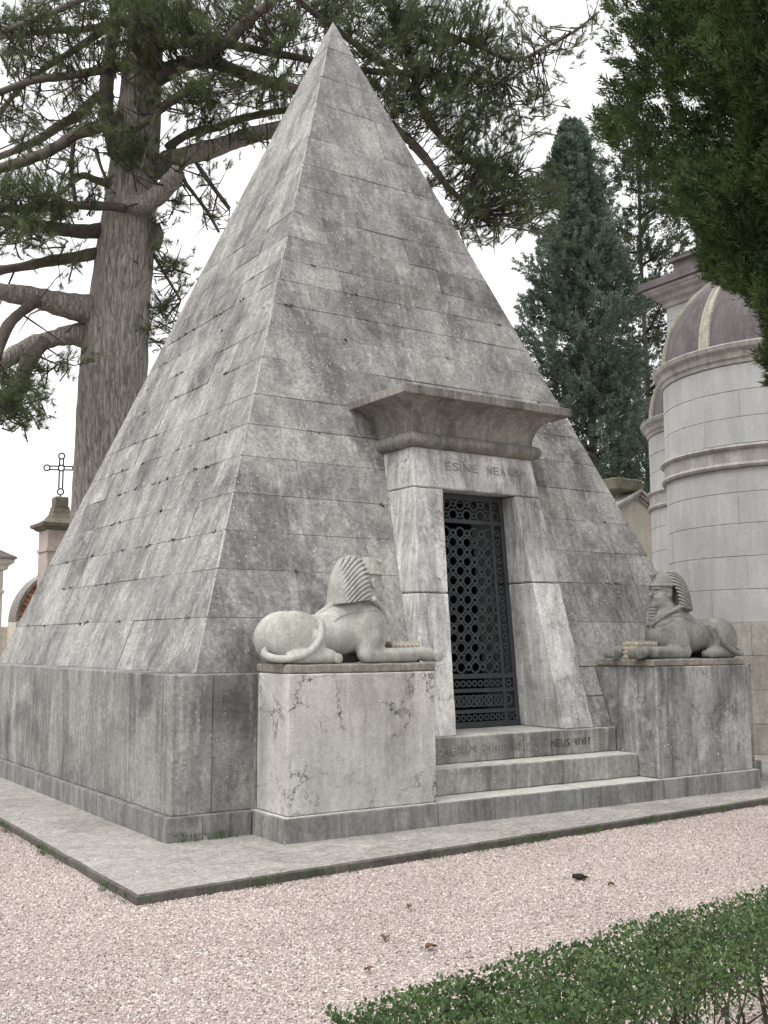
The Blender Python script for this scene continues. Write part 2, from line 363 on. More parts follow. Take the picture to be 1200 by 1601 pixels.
def pebble_nodes():
    ng = bpy.data.node_groups.new('pebble_scatter', 'GeometryNodeTree')
    ng.interface.new_socket('Geometry', in_out='INPUT', socket_type='NodeSocketGeometry')
    ng.interface.new_socket('Geometry', in_out='OUTPUT', socket_type='NodeSocketGeometry')
    N = ng.nodes; L = ng.links
    i = N.new('NodeGroupInput'); o = N.new('NodeGroupOutput'); ico = N.new('GeometryNodeMeshIcoSphere'); ico.inputs['Radius'].default_value = .0068; ico.inputs['Subdivisions'].default_value = 1
    sm = N.new('GeometryNodeSetMaterial'); sm.inputs['Material'].default_value = M['pebble']
    ip = N.new('GeometryNodeInstanceOnPoints')
    r = N.new('FunctionNodeRandomValue'); r.data_type = 'FLOAT_VECTOR'; r.inputs[0].default_value = (0, 0, 0); r.inputs[1].default_value = (6.28, 6.28, 6.28)
    s = N.new('FunctionNodeRandomValue'); s.data_type = 'FLOAT_VECTOR'; s.inputs[0].default_value = (.55, .55, .45); s.inputs[1].default_value = (1.35, 1.15, .9); s.inputs['Seed'].default_value = 5
    L.new(i.outputs[0], ip.inputs['Points']); L.new(ico.outputs[0], sm.inputs[0]); L.new(sm.outputs[0], ip.inputs['Instance'])
    L.new(r.outputs[0], ip.inputs['Rotation']); L.new(s.outputs[0], ip.inputs['Scale']); L.new(ip.outputs[0], o.inputs[0])
    return ng
md = gv.modifiers.new('scatter', 'NODES'); md.node_group = pebble_nodes()

# ------------------------------------------------------------------ pyramid tomb
A, B, ZP, HA = 3.5, 3.19, 1.333, 9.78
KS = B/(HA-ZP)
def hw(z): return KS*(HA-z)
def PW(z): return 1.068-.105*(z-.757)          # portal outer half width
def PI_(z): return .672-.088*(z-.75)           # opening half width
def PF(z): return -3.44+.195*(z-.72)           # portal front plane
tomb = thing('pyramid_tomb', 'tall grey stone pyramid tomb with a portal and iron door', 'tomb')
core_in = .008
def core():
    z0 = 1.29
    def fr(x, z): return (x, -(hw(z)-core_in), z)
    w0 = hw(z0)-core_in; za = HA-core_in/KS; X = .86; zt = 3.36
    V = [fr(-w0, z0), fr(-X, z0), fr(-X, zt), fr(X, zt), fr(X, z0), fr(w0, z0), (0, 0, za), (w0, w0, z0), (-w0, w0, z0),
         fr(-(hw(zt)-core_in), zt), fr(hw(zt)-core_in, zt)]
    F = [(0, 1, 2, 9), (4, 5, 10, 3), (9, 2, 3, 10, 6), (5, 7, 6, 10), (7, 8, 6), (8, 0, 9, 6)]
    return mesh('core', V, F, M['pyr_dark'], tomb)
core()
COURSES = [1.333, 1.80, 2.23, 2.59, 2.96, 3.34, 3.68, 4.02, 4.45, 4.82, 5.13, 5.44, 5.72, 6.05, 6.40, 6.81, 7.16, 7.60, 8.20, 8.68, 9.24, HA-.012]
def course_splits(L, rnd, lo=.5, hi=1.05):
    xs = [0.]
    while xs[-1] < L: xs.append(xs[-1]+rnd.uniform(lo, hi))
    n = len(xs)-1; xs = np.array(xs)*L/xs[-1]
    return xs
def face_pt(f, s, z, inset):
    w = hw(z)-inset; s = max(-w, min(w, s)) if inset else s
    return [(s, -w, z), (w, s, z), (-s, w, z), (-w, -s, z)][f]
def pyramid_face(f, asone):
    rnd = random.Random(40+f); VV = []; FF = []
    for ci in range(len(COURSES)-2):
        z0, z1 = COURSES[ci], COURSES[ci+1]; g_ = rnd.uniform(.0008, .0024)
        za, zb = z0+g_, z1-g_
        L0 = 2*hw(z0)
        if ci == len(COURSES)-2: fr = [0, 1]
        else:
            xs = course_splits(L0, rnd, .42 if z0 > 4.5 else .5, .95 if z0 > 3 else 1.1); fr = list(xs/xs[-1])
        spans = []
        for a, b in zip(fr[:-1], fr[1:]):
            # vertical joints are plumb in the face; the ends follow the arris
            sa, sb = (a*2-1)*hw(z0), (b*2-1)*hw(z0); wt = hw(z1)
            ta = -wt if a == 0 else sa; tb = wt if b == 1 else sb
            ta = max(ta, -wt); tb = min(tb, wt)
            if a != 0 and sa < -wt: ta = -wt+.0
            if tb-ta < .02 and ci < len(COURSES)-2:
                continue
            spans.append([sa, sb, ta, tb, a == 0, b == 1])
        # merge tiny leftovers by extending the end blocks to the arris
        if spans and not spans[0][4]: spans[0][0] = -hw(z0); spans[0][2] = -wt; spans[0][4] = True
        if spans and not spans[-1][5]: spans[-1][1] = hw(z0); spans[-1][3] = wt; spans[-1][5] = True
        if f == 0 and z0 < 3.5:      # cut round the portal
            cut = []
            for s in spans:
                p = PW(min(z1, 3.5))-.08
                l = [s[0], min(s[1], -p), s[2], min(s[3], -p), s[4], s[5]]; r = [max(s[0], p), s[1], max(s[2], p), s[3], s[4], s[5]]
                if s[1] <= -p or s[0] >= p: cut.append(s); continue
                if l[1]-l[0] > .05: cut.append(l)
                if r[1]-r[0] > .05: cut.append(r)
            spans = cut
        for sa, sb, ta, tb, ea, eb in spans:
            pr = rnd.uniform(-.004, .005)
            ga = 0.001 if ea else rnd.uniform(.0008, .0026); gb = .001 if eb else rnd.uniform(.0008, .0026)
            zba = zb if ci < len(COURSES)-2 else HA-.012
            def cn(s, z, ins): return face_pt(f, s, z, 0) if not ins else face_pt(f, s, z, .14)
            q = [(sa+ga, za), (sb-gb, za), (tb-gb, zba), (ta+ga, zba)]
            O = [np.array(face_pt(f, s, z, 0)) for s, z in q]; I = [np.array(face_pt(f, s, z, .14)) for s, z in q]
            n = np.cross(O[1]-O[0], O[3]-O[0]); n /= np.linalg.norm(n)+1e-9
            # slight unevenness: each corner a little different
            for i in range(4): O[i] = O[i]+n*(0 if (i in (0, 3) and ea) or (i in (1, 2) and eb) else pr+rnd.uniform(-.002, .002))
            if asone:
                k = len(VV); VV += O+I; FF += [(k, k+1, k+2, k+3)]+[(k+i, k+4+i, k+4+(i+1) % 4, k+(i+1) % 4) for i in range(4)]
            else: block('stone_block', O, I, M['pyr'], tomb, .003)
    if asone:
        o = mesh('stone_courses', VV, FF, M['pyr'], tomb); o['kind'] = 'stuff'
pyramid_face(0, False); pyramid_face(3, False); pyramid_face(1, True); pyramid_face(2, True)
def arris():
    rnd = random.Random(9); n = 0
    for ci in range(len(COURSES)-2):
        z0, z1 = COURSES[ci], COURSES[ci+1]; z = z0+.01
        while z < z1-.03:
            zz = min(z+rnd.uniform(.12, .4), z1-.006); t = rnd.uniform(.004, .010); V = []
            if rnd.random() < .85:
                for q in (z, z+(zz-z)*.5, zz):
                    w_ = hw(q); k = t*rnd.uniform(.7, 1.2); V += [(-w_-.001, -w_+k*1.6, q), (-w_-.004, -w_-.004, q), (-w_+k*1.6, -w_-.001, q)]
                mesh('arris_mortar', V, [(0, 3, 4, 1), (1, 4, 5, 2), (3, 6, 7, 4), (4, 7, 8, 5)], M['arris'], tomb)
            z = zz+rnd.uniform(.0, .02)
arris()
def capstone():
    z = COURSES[-2]+.003; w_ = hw(z)+.001; r = .012
    V = [(-w_, -w_, z), (w_, -w_, z), (w_, w_, z), (-w_, w_, z)]; t = hw(HA-.05)
    V += [(-t, -t, HA-.05), (t, -t, HA-.05), (t, t, HA-.05), (-t, t, HA-.05), (0, 0, HA-.012)]
    return bevel(mesh('capstone', V, [(3, 2, 1, 0), (0, 1, 5, 4), (1, 2, 6, 5), (2, 3, 7, 6), (3, 0, 4, 7), (4, 5, 8), (5, 6, 8), (6, 7, 8), (7, 4, 8)], M['pyr'], tomb), .004)
capstone()
# lower sloping course between portal and plinth
for s in (-1, 1):
    for z0, z1 in ((.72, 1.03), (1.03, 1.33)):
        a, b = s*(PW(z1)-.05), s*1.345
        if s > 0: q = [(a, z0+.003), (b, z0+.003), (b, z1-.003), (a, z1-.003)]
        else: q = [(b, z0+.003), (a, z0+.003), (a, z1-.003), (b, z1-.003)]
        block('stone_block', [(x, -hw(z), z) for x, z in q], [(x, -hw(z)+.2, z) for x, z in q], M['pyr'], tomb)
def moss_tufts():
    V = []; F = []; k = 0; rnd = random.Random(5)
    for i in range(85):
        z = rnd.choice(COURSES[1:13])+rnd.uniform(-.012, .012); w_ = hw(z); y = rnd.uniform(-w_*.93, w_*.9)
        if rnd.random() < .22: p = Vector((y, -w_-.003, z))
        else: p = Vector((-w_-.003, y, z))
        for j in range(rnd.randint(2, 6)):
            c = p+Vector((rnd.uniform(-.004, .004), rnd.uniform(-.05, .05), rnd.uniform(-.012, .012))) if abs(p.x+w_) < .01 else p+Vector((rnd.uniform(-.04, .04), 0, rnd.uniform(-.012, .012)))
            r = rnd.uniform(.006, .017)
            for a in range(6):
                d = Vector((rnd.gauss(0, 1), rnd.gauss(0, 1), rnd.gauss(0, 1))).normalized()
                t = d.orthogonal().normalized(); b = c+d*r*1.6; V += [c+t*r*.7, c-t*r*.7, b]; F.append((k, k+1, k+2)); k += 3
    o = mesh('moss', V, F, M['moss'], tomb); o['kind'] = 'stuff'
moss_tufts()
# plinth slabs
def plinth():
    t = .34
    ys = [-A, on(253, 1150, 0, -A)[1], on(203, 1150, 0, -A)[1], -1.2, .35, 1.9, A]
    for a, b in zip(ys[:-1], ys[1:]):
        worn('plinth_slab', -A, -A+t, a+(.003 if a > -A else 0), b-.003, .252, ZP, M['plinth'], tomb, .004, .12, .008)
    xs = [-A+t, -2.0, -1.345]
    worn('plinth_slab', -A+t+.002, -2.2, -A+.002, -A+t, .252, ZP, M['plinth'], tomb, .004, .12, .008)
    worn('plinth_slab', -2.194, -1.36, -A, -A+t, .252, ZP, M['plinth'], tomb, .004, .12, .008)
    worn('plinth_slab', 1.36, 2.194, -A, -A+t, .252, ZP, M['plinth'], tomb, .004, .12, .008)
    worn('plinth_slab', 2.2, A, -A, -A+t, .252, ZP, M['plinth'], tomb, .004, .12, .008)
    for a, b in ((-A+t+.003, -.8), (-.79, 1.4), (1.41, A)):
        worn('plinth_slab', A-t, A-.002, a, b, .252, ZP, M['plinth'], tomb, .004, .2, .008)
    for a, b in ((-A+t+.003, 0), (.01, A-t-.003)):
        worn('plinth_slab', a, b, A-t, A-.002, .252, ZP, M['plinth'], tomb, .004, .2, .008)
    e = A+.05
    ys = [-e, on(189, 1230, 0, -e)[1], on(137, 1215, 0, -e)[1], on(45, 1200, 0, -e)[1], -.4, 1.3, e]
    for a, b in zip(ys[:-1], ys[1:]):
        worn('skirting_block', -e, -e+.3, a+(.002 if a > -e else 0), b-.002, .05, .252, M['skirt'], tomb, .003, .12, .007)
    worn('skirting_block', -e+.302, -2.83, -e, -e+.3, .05, .252, M['skirt'], tomb, .003, .12, .007)
    worn('skirting_block', 2.83, e, -e, -e+.3, .05, .252, M['skirt'], tomb, .003, .12, .007)
    worn('skirting_block', e-.3, e, -e+.302, e, .05, .252, M['skirt'], tomb, .003, .3, .007)
    worn('skirting_block', -e+.302, e-.302, e-.3, e, .05, .252, M['skirt'], tomb, .003, .3, .007)
plinth()
# steps
bx = [-2.825, -1.37, .28, 1.36, 2.825]
for a, b in zip(bx[:-1], bx[1:]): worn('base_step', a+.002, b-.002, -4.085, -3.2, .05, .252, M['skirt'], tomb, .003, .12, .009)
s2 = []
for a, b in ((-1.345, -.25), (-.25, 1.345)): s2.append(worn('step', a+.002, b-.002, -3.775, -3.15, .254, .478, M['step'], tomb, .003, .1, .01))
s3 = []
for a, b in ((-1.345, .105), (.105, .725), (.725, 1.345)): s3.append(worn('step', a+.002, b-.002, -3.475, -2.62, .480, .72, M['step'], tomb, .003, .1, .01))
def letters(words, size, mat, par, org, xd, yd, sx):
    """one small mesh per carved letter; words = [(text, x0, x1)] along xd"""
    x = Vector(xd).normalized()
    for wd, x0, x1 in words:
        wts = [{'I': .45, 'M': 1.2, 'Q': 1.15, 'O': 1.1, 'D': 1.05}.get(c, 1.) for c in wd]; tot = sum(wts); p = x0
        for c, k in zip(wd, wts):
            a = (x1-x0)*k/tot
            if c != ' ':
                o = text_mesh('letter', c, size, mat, par, (0, 0, 0), (1, 0, 0), (0, 1, 0), 1, 1, .0012)
                xs = [v.co.x for v in o.data.vertices]; m0, m1 = min(xs), max(xs); f = a*.76/max(m1-m0, .01) if c != 'I' else 1.
                y = Vector(yd).normalized(); z = x.cross(y); b = Vector(org)
                for v in o.data.vertices:
                    q = v.co.copy(); v.co = b+x*(p+a*.12+(q.x-m0)*f)+y*(q.y+random.uniform(-.0008, .0008))+z*q.z
            p += a
letters([('SCIO', -1.24, -.85), ('ENIM', -.78, -.48), ('QUOD', -.42, -.10), ('RE', -.05, .085)], .105, M['ink_faint'], s3[0], (0, -3.4835, .565), (1, 0, 0), (0, 0, 1), 1)
letters([('DEMPTOR', .14, .40)], .05, M['ink_faint'], s3[1], (0, -3.4835, .595), (1, 0, 0), (0, 0, 1), 1)
letters([('MEUS', .435, .70)], .105, M['ink'], s3[1], (0, -3.4835, .565), (1, 0, 0), (0, 0, 1), 1)
letters([('VIVIT', .745, .985)], .105, M['ink'], s3[2], (0, -3.4835, .565), (1, 0, 0), (0, 0, 1), 1)
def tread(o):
    # upper faces lighter: foot wear and rain-wash, plus caught light in the colour
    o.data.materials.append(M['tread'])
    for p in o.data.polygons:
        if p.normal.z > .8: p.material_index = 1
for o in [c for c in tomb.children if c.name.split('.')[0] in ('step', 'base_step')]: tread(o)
# portal
def jamb_piece(name, s, z0, z1, mat):
    def ring(z):
        a, b = PI_(z), PW(z); x = [s*a, s*b]
        c = [(x[0], PF(z)), (x[1], PF(z)), (x[1], -2.2), (x[0], -2.2)]
        if s < 0: c = [c[1], c[0], c[3], c[2]]
        return [(px, py, z) for px, py in c]
    o = hexa(name, ring(z0), ring(z1), mat, tomb, .014)
    bm = bmesh.new(); bm.from_mesh(o.data)
    for _ in range(4):
        es = [e for e in bm.edges if e.calc_length() > .15]
        bmesh.ops.subdivide_edges(bm, edges=es, cuts=1, use_grid_fill=True)
    for v in bm.verts: v.co += mnoise.noise_vector(v.co*6)*.006
    bm.to_mesh(o.data); bm.free(); return o
for s in (-1, 1):
    jamb_piece('jamb', s, .72, 2.05 if s < 0 else 2.19, M['jamb']); jamb_piece('jamb', s, 2.058 if s < 0 else 2.198, 3.10, M['jamb'])
def lintel():
    z0, z1 = 3.107, 3.525
    def ring(z): a = PW(z); return [(-a, PF(z), z), (a, PF(z), z), (a, -2.1, z), (-a, -2.1, z)]
    return hexa('lintel', ring(z0), ring(z1), M['jamb'], tomb, .014)
lin = lintel()
letters([('ESINE', -.42, .02), ('NEAVIN', .12, .62)], .125, M['ink_faint'], lin, (0, PF(3.31)-.006, 3.31), (1, 0, 0), (0, .195, 1), 1)
def swept(name, prof, W, yF, mat, bv=0, yb=-1.85):
    V = []; F = []
    n = len(prof)
    for o_, z in prof: V += [(-(W+o_), yb, z), (-(W+o_), yF-o_, z), ((W+o_), yF-o_, z), ((W+o_), yb, z)]
    # subdivide front for soft unevenness
    for i in range(n-1):
        for j in range(3): F.append((i*4+j, i*4+j+1, (i+1)*4+j+1, (i+1)*4+j))
    o = mesh(name, V, F, mat, tomb)
    return o
tr = [( .075*math.sin(t)-.0, 3.595-.075*math.cos(t)) for t in np.linspace(0, math.pi, 11)]
o = swept('roll_moulding', [(-.1, 3.522)]+tr+[(-.1, 3.672)], .785, -2.9, M['cornice'])
for p in o.data.polygons: p.use_smooth = True
cv = [(.285*(1-math.cos(t)), 3.668+.31*math.sin(t)) for t in np.linspace(0, math.pi/2, 14)]
swept('cavetto_cornice', cv+[(.30, 3.981)], .785, -2.9, M['cornice'])
fz = [(.295, 3.975), (.302, 3.982), (.302, 4.056), (.294, 4.064), (-.5, 4.10)]
swept('cornice_fascia', fz, .785, -2.9, M['cornice'])
# chamber behind the door
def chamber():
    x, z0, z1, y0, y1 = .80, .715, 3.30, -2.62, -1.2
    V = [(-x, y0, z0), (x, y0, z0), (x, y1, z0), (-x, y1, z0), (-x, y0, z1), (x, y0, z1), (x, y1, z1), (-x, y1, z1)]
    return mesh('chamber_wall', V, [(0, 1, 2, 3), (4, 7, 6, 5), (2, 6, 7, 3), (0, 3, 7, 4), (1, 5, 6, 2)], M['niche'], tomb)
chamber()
# iron grille door
door = bpy.data.objects.new('iron_door', None); COL.objects.link(door); door.parent = tomb; door['label'] = 'dark iron grille door of ring tracery'
YD = -2.75
def ring_mesh(ro, ri, d, n=12):
    V = []; F = []
    for k in range(n):
        a = 2*math.pi*k/n; c, s = math.cos(a), math.sin(a)
        V += [(ro*c, -d, ro*s), (ri*c, -d, ri*s), (ri*c, d, ri*s), (ro*c, d, ro*s)]
    for k in range(n):
        j = (k+1) % n
        for e in range(4): F.append((4*k+e, 4*j+e, 4*j+(e+1) % 4, 4*k+(e+1) % 4))
    me = bpy.data.meshes.new('ring'); me.from_pydata(V, [], F); me.materials.append(M['iron']); return me
def cross_mesh(l, wd, d):
    V = []; F = []
    for a in (0, math.pi/2):
        c, s = math.cos(a+math.pi/4), math.sin(a+math.pi/4)
        k = len(V)
        for sx, sz in ((-l, -wd), (-l*.35, -wd*.55), (l*.35, -wd*.55), (l, -wd), (l, wd), (l*.35, wd*.55), (-l*.35, wd*.55), (-l, wd)):
            for yy in (-d, d): V.append((c*sx-s*sz, yy*(1 if a else .93), s*sx+c*sz))
        n = 8
        F.append(tuple(k+2*i for i in range(n))); F.append(tuple(k+2*i+1 for i in range(n))[::-1])
        for i in range(n): j = (i+1) % n; F.append((k+2*i, k+2*i+1, k+2*j+1, k+2*j))
    me = bpy.data.meshes.new('link_ring'); me.from_pydata(V, [], F); me.materials.append(M['iron']); return me
RM = ring_mesh(.040, .020, .012); XM = ring_mesh(.064, .046, .009, 16); RS = ring_mesh(.034, .019, .012, 10); RB = ring_mesh(.062, .040, .012)
def dput(name, me, x, z):
    o = bpy.data.objects.new(name, me); COL.objects.link(o); o.parent = door; o.location = (x, YD, z); return o
def bar(x0, x1, z0, z1, d=.016, name='bar'): return box(name, x0, x1, YD-d, YD+d, z0, z1, M['iron'], door, .003)
zt, zb = 3.09, .745
for s in (-1, 1):       # stiles follow the taper
    def q(z, a, b): return [(min(s*a, s*b), YD-.02, z), (max(s*a, s*b), YD-.02, z), (max(s*a, s*b), YD+.02, z), (min(s*a, s*b), YD+.02, z)]
    hexa('stile', q(zb, PI_(zb)+.02, PI_(zb)-.05), q(zt+.03, PI_(zt)+.02, PI_(zt)-.05), M['iron'], door, .003)
    hexa('stile', q(zb, PI_(zb)-.165, PI_(zb)-.205), q(zt+.03, PI_(zt)-.145, PI_(zt)-.185), M['iron'], door, .003)
for za, zc in ((zb-.02, zb+.035), (.865, .905), (1.075, 1.115), (1.215, 1.265), (2.80, 2.845), (3.045, 3.12)):
    bar(-PI_(za)-.01, PI_(za)+.01, za, zc, .018, 'rail')
dx = .092
j = 0; z = 1.33
while z < 2.79:
    lim = PI_(z)-.215
    for i in range(-6, 7):
        x = i*dx
        if abs(x) > lim+.03: continue
        dput('ring' if (i+j) % 2 == 0 else 'link_ring', RM if (i+j) % 2 == 0 else XM, x, z)
    for s in (-1, 1): dput('ring', RS, s*(PI_(z)-.108), z+.02)
    z += .098; j += 1
for z in (2.89, 3.0):
    for i in range(-4, 5):
        x = i*.09
        if abs(x) < PI_(z)-.06: dput('link_ring' if i % 2 == (z > 2.95) else 'ring', XM if i % 2 == (z > 2.95) else RS, x, z)
for z, me_, st in ((.822, RS, .075), (.99, RB, .128), (1.165, RS, .075)):
    n = int((PI_(z)-.06)/st)
    for i in range(-n, n+1): dput('ring', me_, i*st, z)
    if me_ is RB:
        for i in range(-n, n): dput('link_ring', XM, (i+.5)*st, z)

# ------------------------------------------------------------------ pedestals
def pedestal(s, label, mat):
    t = thing('stone_pedestal', label, 'pedestal')
    xs = sorted((s*2.77, s*1.35))
    o = worn('die', xs[0], xs[1], -4.03, -3.505, .2535, 1.338, mat, t, .003, .1, .009)
    x2 = sorted((s*2.755, s*1.335))
    worn('top_slab', x2[0], x2[1], -4.012, -3.44 if s < 0 else -3.22, 1.340, 1.412, M['slab'], t, .006, .06, .012)
    return t
pedestal(-1, 'pale veined marble pedestal under the sphinx that shows its striped back', M['ped'])
pedestal(1, 'dark-streaked marble pedestal under the sphinx that shows its face', M['ped2'])

# ------------------------------------------------------------------ sphinxes (signed distance fields turned into meshes)
def surface_net(fn, lo, hi, h):
    lo = np.array(lo, float); n = np.ceil((np.array(hi)-lo)/h).astype(int)+1
    ax = [lo[i]+h*np.arange(n[i]) for i in range(3)]
    X, Y, Z = np.meshgrid(*[a.astype(np.float32) for a in ax], indexing='ij')
    D = fn(X, Y, Z).astype(np.float32); S = D < 0
    c = [(i, j, k) for i in (0, 1) for j in (0, 1) for k in (0, 1)]
    m = n-1
    def cor(A_, o): return A_[o[0]:o[0]+m[0], o[1]:o[1]+m[1], o[2]:o[2]+m[2]]
    cnt = sum(cor(S, o).astype(np.int8) for o in c); act = (cnt > 0) & (cnt < 8)
    idx = np.argwhere(act); ids = -np.ones(act.shape, np.int32); ids[act] = np.arange(len(idx))
    acc = np.zeros((len(idx), 3)); k = np.zeros(len(idx))
    for a in c:
        for d in range(3):
            if a[d]: continue
            b = list(a); b[d] = 1
            va = D[idx[:, 0]+a[0], idx[:, 1]+a[1], idx[:, 2]+a[2]]; vb = D[idx[:, 0]+b[0], idx[:, 1]+b[1], idx[:, 2]+b[2]]
            cr = (va < 0) != (vb < 0); t = np.where(cr, va/(va-vb+1e-12), 0)
            p = np.tile(np.array(a, float), (len(idx), 1)); p[:, d] = t
            acc += np.where(cr[:, None], p, 0); k += cr
    V = lo+(idx+acc/k[:, None])*h
    Q = []
    for d in range(3):
        e1, e2 = [(1, 2), (2, 0), (0, 1)][d]
        sl0 = [slice(None)]*3; sl1 = [slice(None)]*3; sl0[d] = slice(0, -1); sl1[d] = slice(1, None)
        s0, s1 = S[tuple(sl0)], S[tuple(sl1)]
        e = np.argwhere(s0 != s1); e = e[(e[:, e1] > 0) & (e[:, e2] > 0) & (e[:, e1] < m[e1]) & (e[:, e2] < m[e2])]
        fl = s0[e[:, 0], e[:, 1], e[:, 2]]
        def cid(o1, o2):
            q = e.copy(); q[:, e1] -= o1; q[:, e2] -= o2; return ids[q[:, 0], q[:, 1], q[:, 2]]
        q = np.stack([cid(1, 1), cid(0, 1), cid(0, 0), cid(1, 0)], 1)
        q[~fl] = q[~fl][:, ::-1]; Q.append(q)
    return V, np.concatenate(Q)
def ell(P, c, r):
    a = [(P[i]-c[i])/r[i] for i in range(3)]; k0 = np.sqrt(a[0]**2+a[1]**2+a[2]**2)
    k1 = np.sqrt(sum((a[i]/r[i])**2 for i in range(3)))+1e-6
    return k0*(k0-1)/k1
def cap(P, a, b, ra, rb):
    ab = [b[i]-a[i] for i in range(3)]; L2 = sum(x*x for x in ab)
    t = np.clip(sum((P[i]-a[i])*ab[i] for i in range(3))/L2, 0, 1)
    return np.sqrt(sum((P[i]-a[i]-t*ab[i])**2 for i in range(3)))-(ra+(rb-ra)*t)
def smin(a, b, k):
    h = np.clip(.5+.5*(b-a)/k, 0, 1); return b+(a-b)*h-k*h*(1-h)
def smax(a, b, k): return -smin(-a, -b, k)
def sstep(a, lo, hi): t = np.clip((a-lo)/(hi-lo), 0, 1); return t*t*(3-2*t)
def body_sdf(X, Y, Z):
    AY = np.abs(Y); P = (X, Y, Z); Q = (X, AY, Z)
    d = cap(P, (-.52, 0, .215), (-.12, 0, .225), .185, .155)
    d = smin(d, cap(P, (-.12, 0, .225), (.18, 0, .27), .155, .185), .08)
    d = smin(d, ell(P, (.24, 0, .27), (.165, .165, .25)), .07)
    d = smin(d, cap(P, (-.25, 0, .33), (.05, 0, .44), .06, .12), .08)
    d = smin(d, ell(Q, (-.53, .095, .205), (.265, .135, .225)), .012)
    for a_, b_ in (((-.315, .15, .33), (-.345, .205, .22)), ((-.345, .205, .22), (-.45, .232, .10)), ((-.45, .232, .10), (-.64, .222, .06))): d = smin(d, cap(Q, a_, b_, .030, .030), .008)
    d = smin(d, cap(Q, (-.38, .20, .22), (-.33, .215, .09), .05, .03), .03)
    d = smin(d, ell(Q, (.165, .135, .235), (.15, .095, .245)), .035)
    d = smin(d, cap(Q, (.16, .165, .2), (.09, .18, .07), .075, .055), .04)
    d = smin(d, cap(Q, (.10, .178, .065), (.68, .165, .082), .055, .048), .035)
    d = smin(d, cap(Q, (.10, .182, .04), (.60, .168, .04), .042, .036), .018)
    d = smin(d, ell(Q, (.735, .165, .066), (.10, .066, .062)), .03)
    for k in range(4):
        d = smin(d, ell(Q, (.822, .110+.037*k, .052), (.056, .0175, .052)), .0025)
    d = smin(d, cap(Q, (-.6, .2, .05), (-.3, .21, .06), .055, .065), .03)
    d = smin(d, ell(Q, (-.27, .21, .055), (.075, .055, .06)), .02)
    for k in range(4):
        d = smin(d, ell(Q, (-.215, .168+.030*k, .042), (.045, .0145, .044)), .0025)
    # neck, head, face
    d = smin(d, cap(P, (.14, 0, .42), (.225, 0, .62), .125, .092), .06)
    hd = ell(P, (.225, 0, .695), (.132, .106, .17))
    hd = smin(hd, ell(P, (.265, 0, .60), (.098, .082, .082)), .05)
    hd = smin(hd, ell(P, (.335, 0, .553), (.036, .036, .03)), .03)
    hd = smin(hd, ell(Q, (.312, .048, .625), (.04, .032, .045)), .03)
    hd = smin(hd, cap(Q, (.352, 0, .722), (.33, .072, .722), .013, .010), .014)
    hd = smax(hd, -ell(Q, (.367, .044, .694), (.042, .031, .020)), .010)
    hd = smin(hd, ell(Q, (.335, .045, .692), (.017, .021, .0115)), .003)
    hd = smin(hd, cap(P, (.357, 0, .715), (.392, 0, .648), .012, .018), .010)
    hd = smin(hd, ell(Q, (.368, .015, .643), (.015, .011, .010)), .006)
    hd = smin(hd, cap(Q, (.366, 0, .612), (.352, .027, .608), .0088, .005), .004)
    hd = smin(hd, cap(Q, (.362, 0, .594), (.350, .022, .595), .009, .005), .004)
    hd = smin(hd, ell(Q, (.222, .112, .672), (.026, .014, .046)), .008)
    hd = smax(hd, -ell(Q, (.232, .126, .675), (.012, .010, .028)), .006)
    d = smin(d, hd, .025)
    # cape hem over the shoulder and the necklace on the chest
    hem = .385+.05*np.sin((X+.1)*6)-.25*np.clip(-.10-X, 0, .08)
    mk = sstep(Z, hem-.006, hem+.006)*sstep(X, -.20, -.185)*(1-sstep(Z, .55, .6))
    d = d-.010*mk
    nr = np.sqrt((X-.30)**2+(Y*1.05)**2*.9+(Z-.50)**2)
    d = d+.008*np.exp(-((nr-.215)/.010)**2)*(X > .24)+.005*np.exp(-((nr-.165)/.006)**2)*(X > .24)
    return smax(d, .002-Z, .006)
def hood_sdf(X, Y, Z):
    AY = np.abs(Y); P = (X, Y, Z); Q = (X, AY, Z)
    c_ = np.clip((Z-.45)/.455, -1, 2); wy = .222-.085*np.clip(c_, 0, 1)
    o = (np.sqrt(((X-.068)/.21)**2+(Y/wy)**2+np.abs(c_)**3.4)-1)*.17
    pz = Z+3.1*np.clip(.20-X, 0, 1)**2.2
    fr = pz/.0385-np.floor(pz/.0385)
    o = o+(.017*np.exp(-((fr-.5)/.17)**2)-.005)*sstep(X, -.10, -.03)
    o = smax(o, X-(.19+.20*np.clip(Z-.62, 0, 1)), .006)
    inn = ell(P, (.17, 0, .45), (.30, .185, .40))
    o = smax(o, -np.maximum(inn, .06-X), .006)
    fl = .515+.16*(X-.06)
    o = smax(o, fl-Z, .008)
    capd = ell(P, (.222, 0, .715), (.143, .118, .186))
    capd = smax(capd, .748-.10*(.36-X)*0-Z+.16*np.clip(.30-X, 0, 1)*-1*0, .004)
    o = smin(o, capd, .012)
    band = smax(ell(P, (.222, 0, .715), (.150, .124, .19)), np.abs(Z-.757)-.012, .004)
    o = smin(o, band, .003)
    ur = smin(cap(P, (.33, 0, .79), (.365, 0, .868), .014, .012), cap(P, (.24, 0, .895), (.365, 0, .862), .016, .017), .02)
    o = smin(o, ur, .01)
    # queue down the back
    qd = cap(P, (-.07, 0, .485), (-.30, 0, .385), .055, .012)-.003*np.sin((X+Z*.4)*170)
    return smin(o, qd, .015)
def lappet_sdf(X, Y, Z):
    Q = (X, np.abs(Y), Z)
    d = cap(Q, (.17, .195, .53), (.30, .125, .455), .024, .022)
    d = smin(d, cap(Q, (.30, .125, .455), (.415, .03, .345), .022, .017), .012)
    s = X*.8-np.abs(Y)*.8-Z*.6
    return d-.0045*np.sin(s*175)
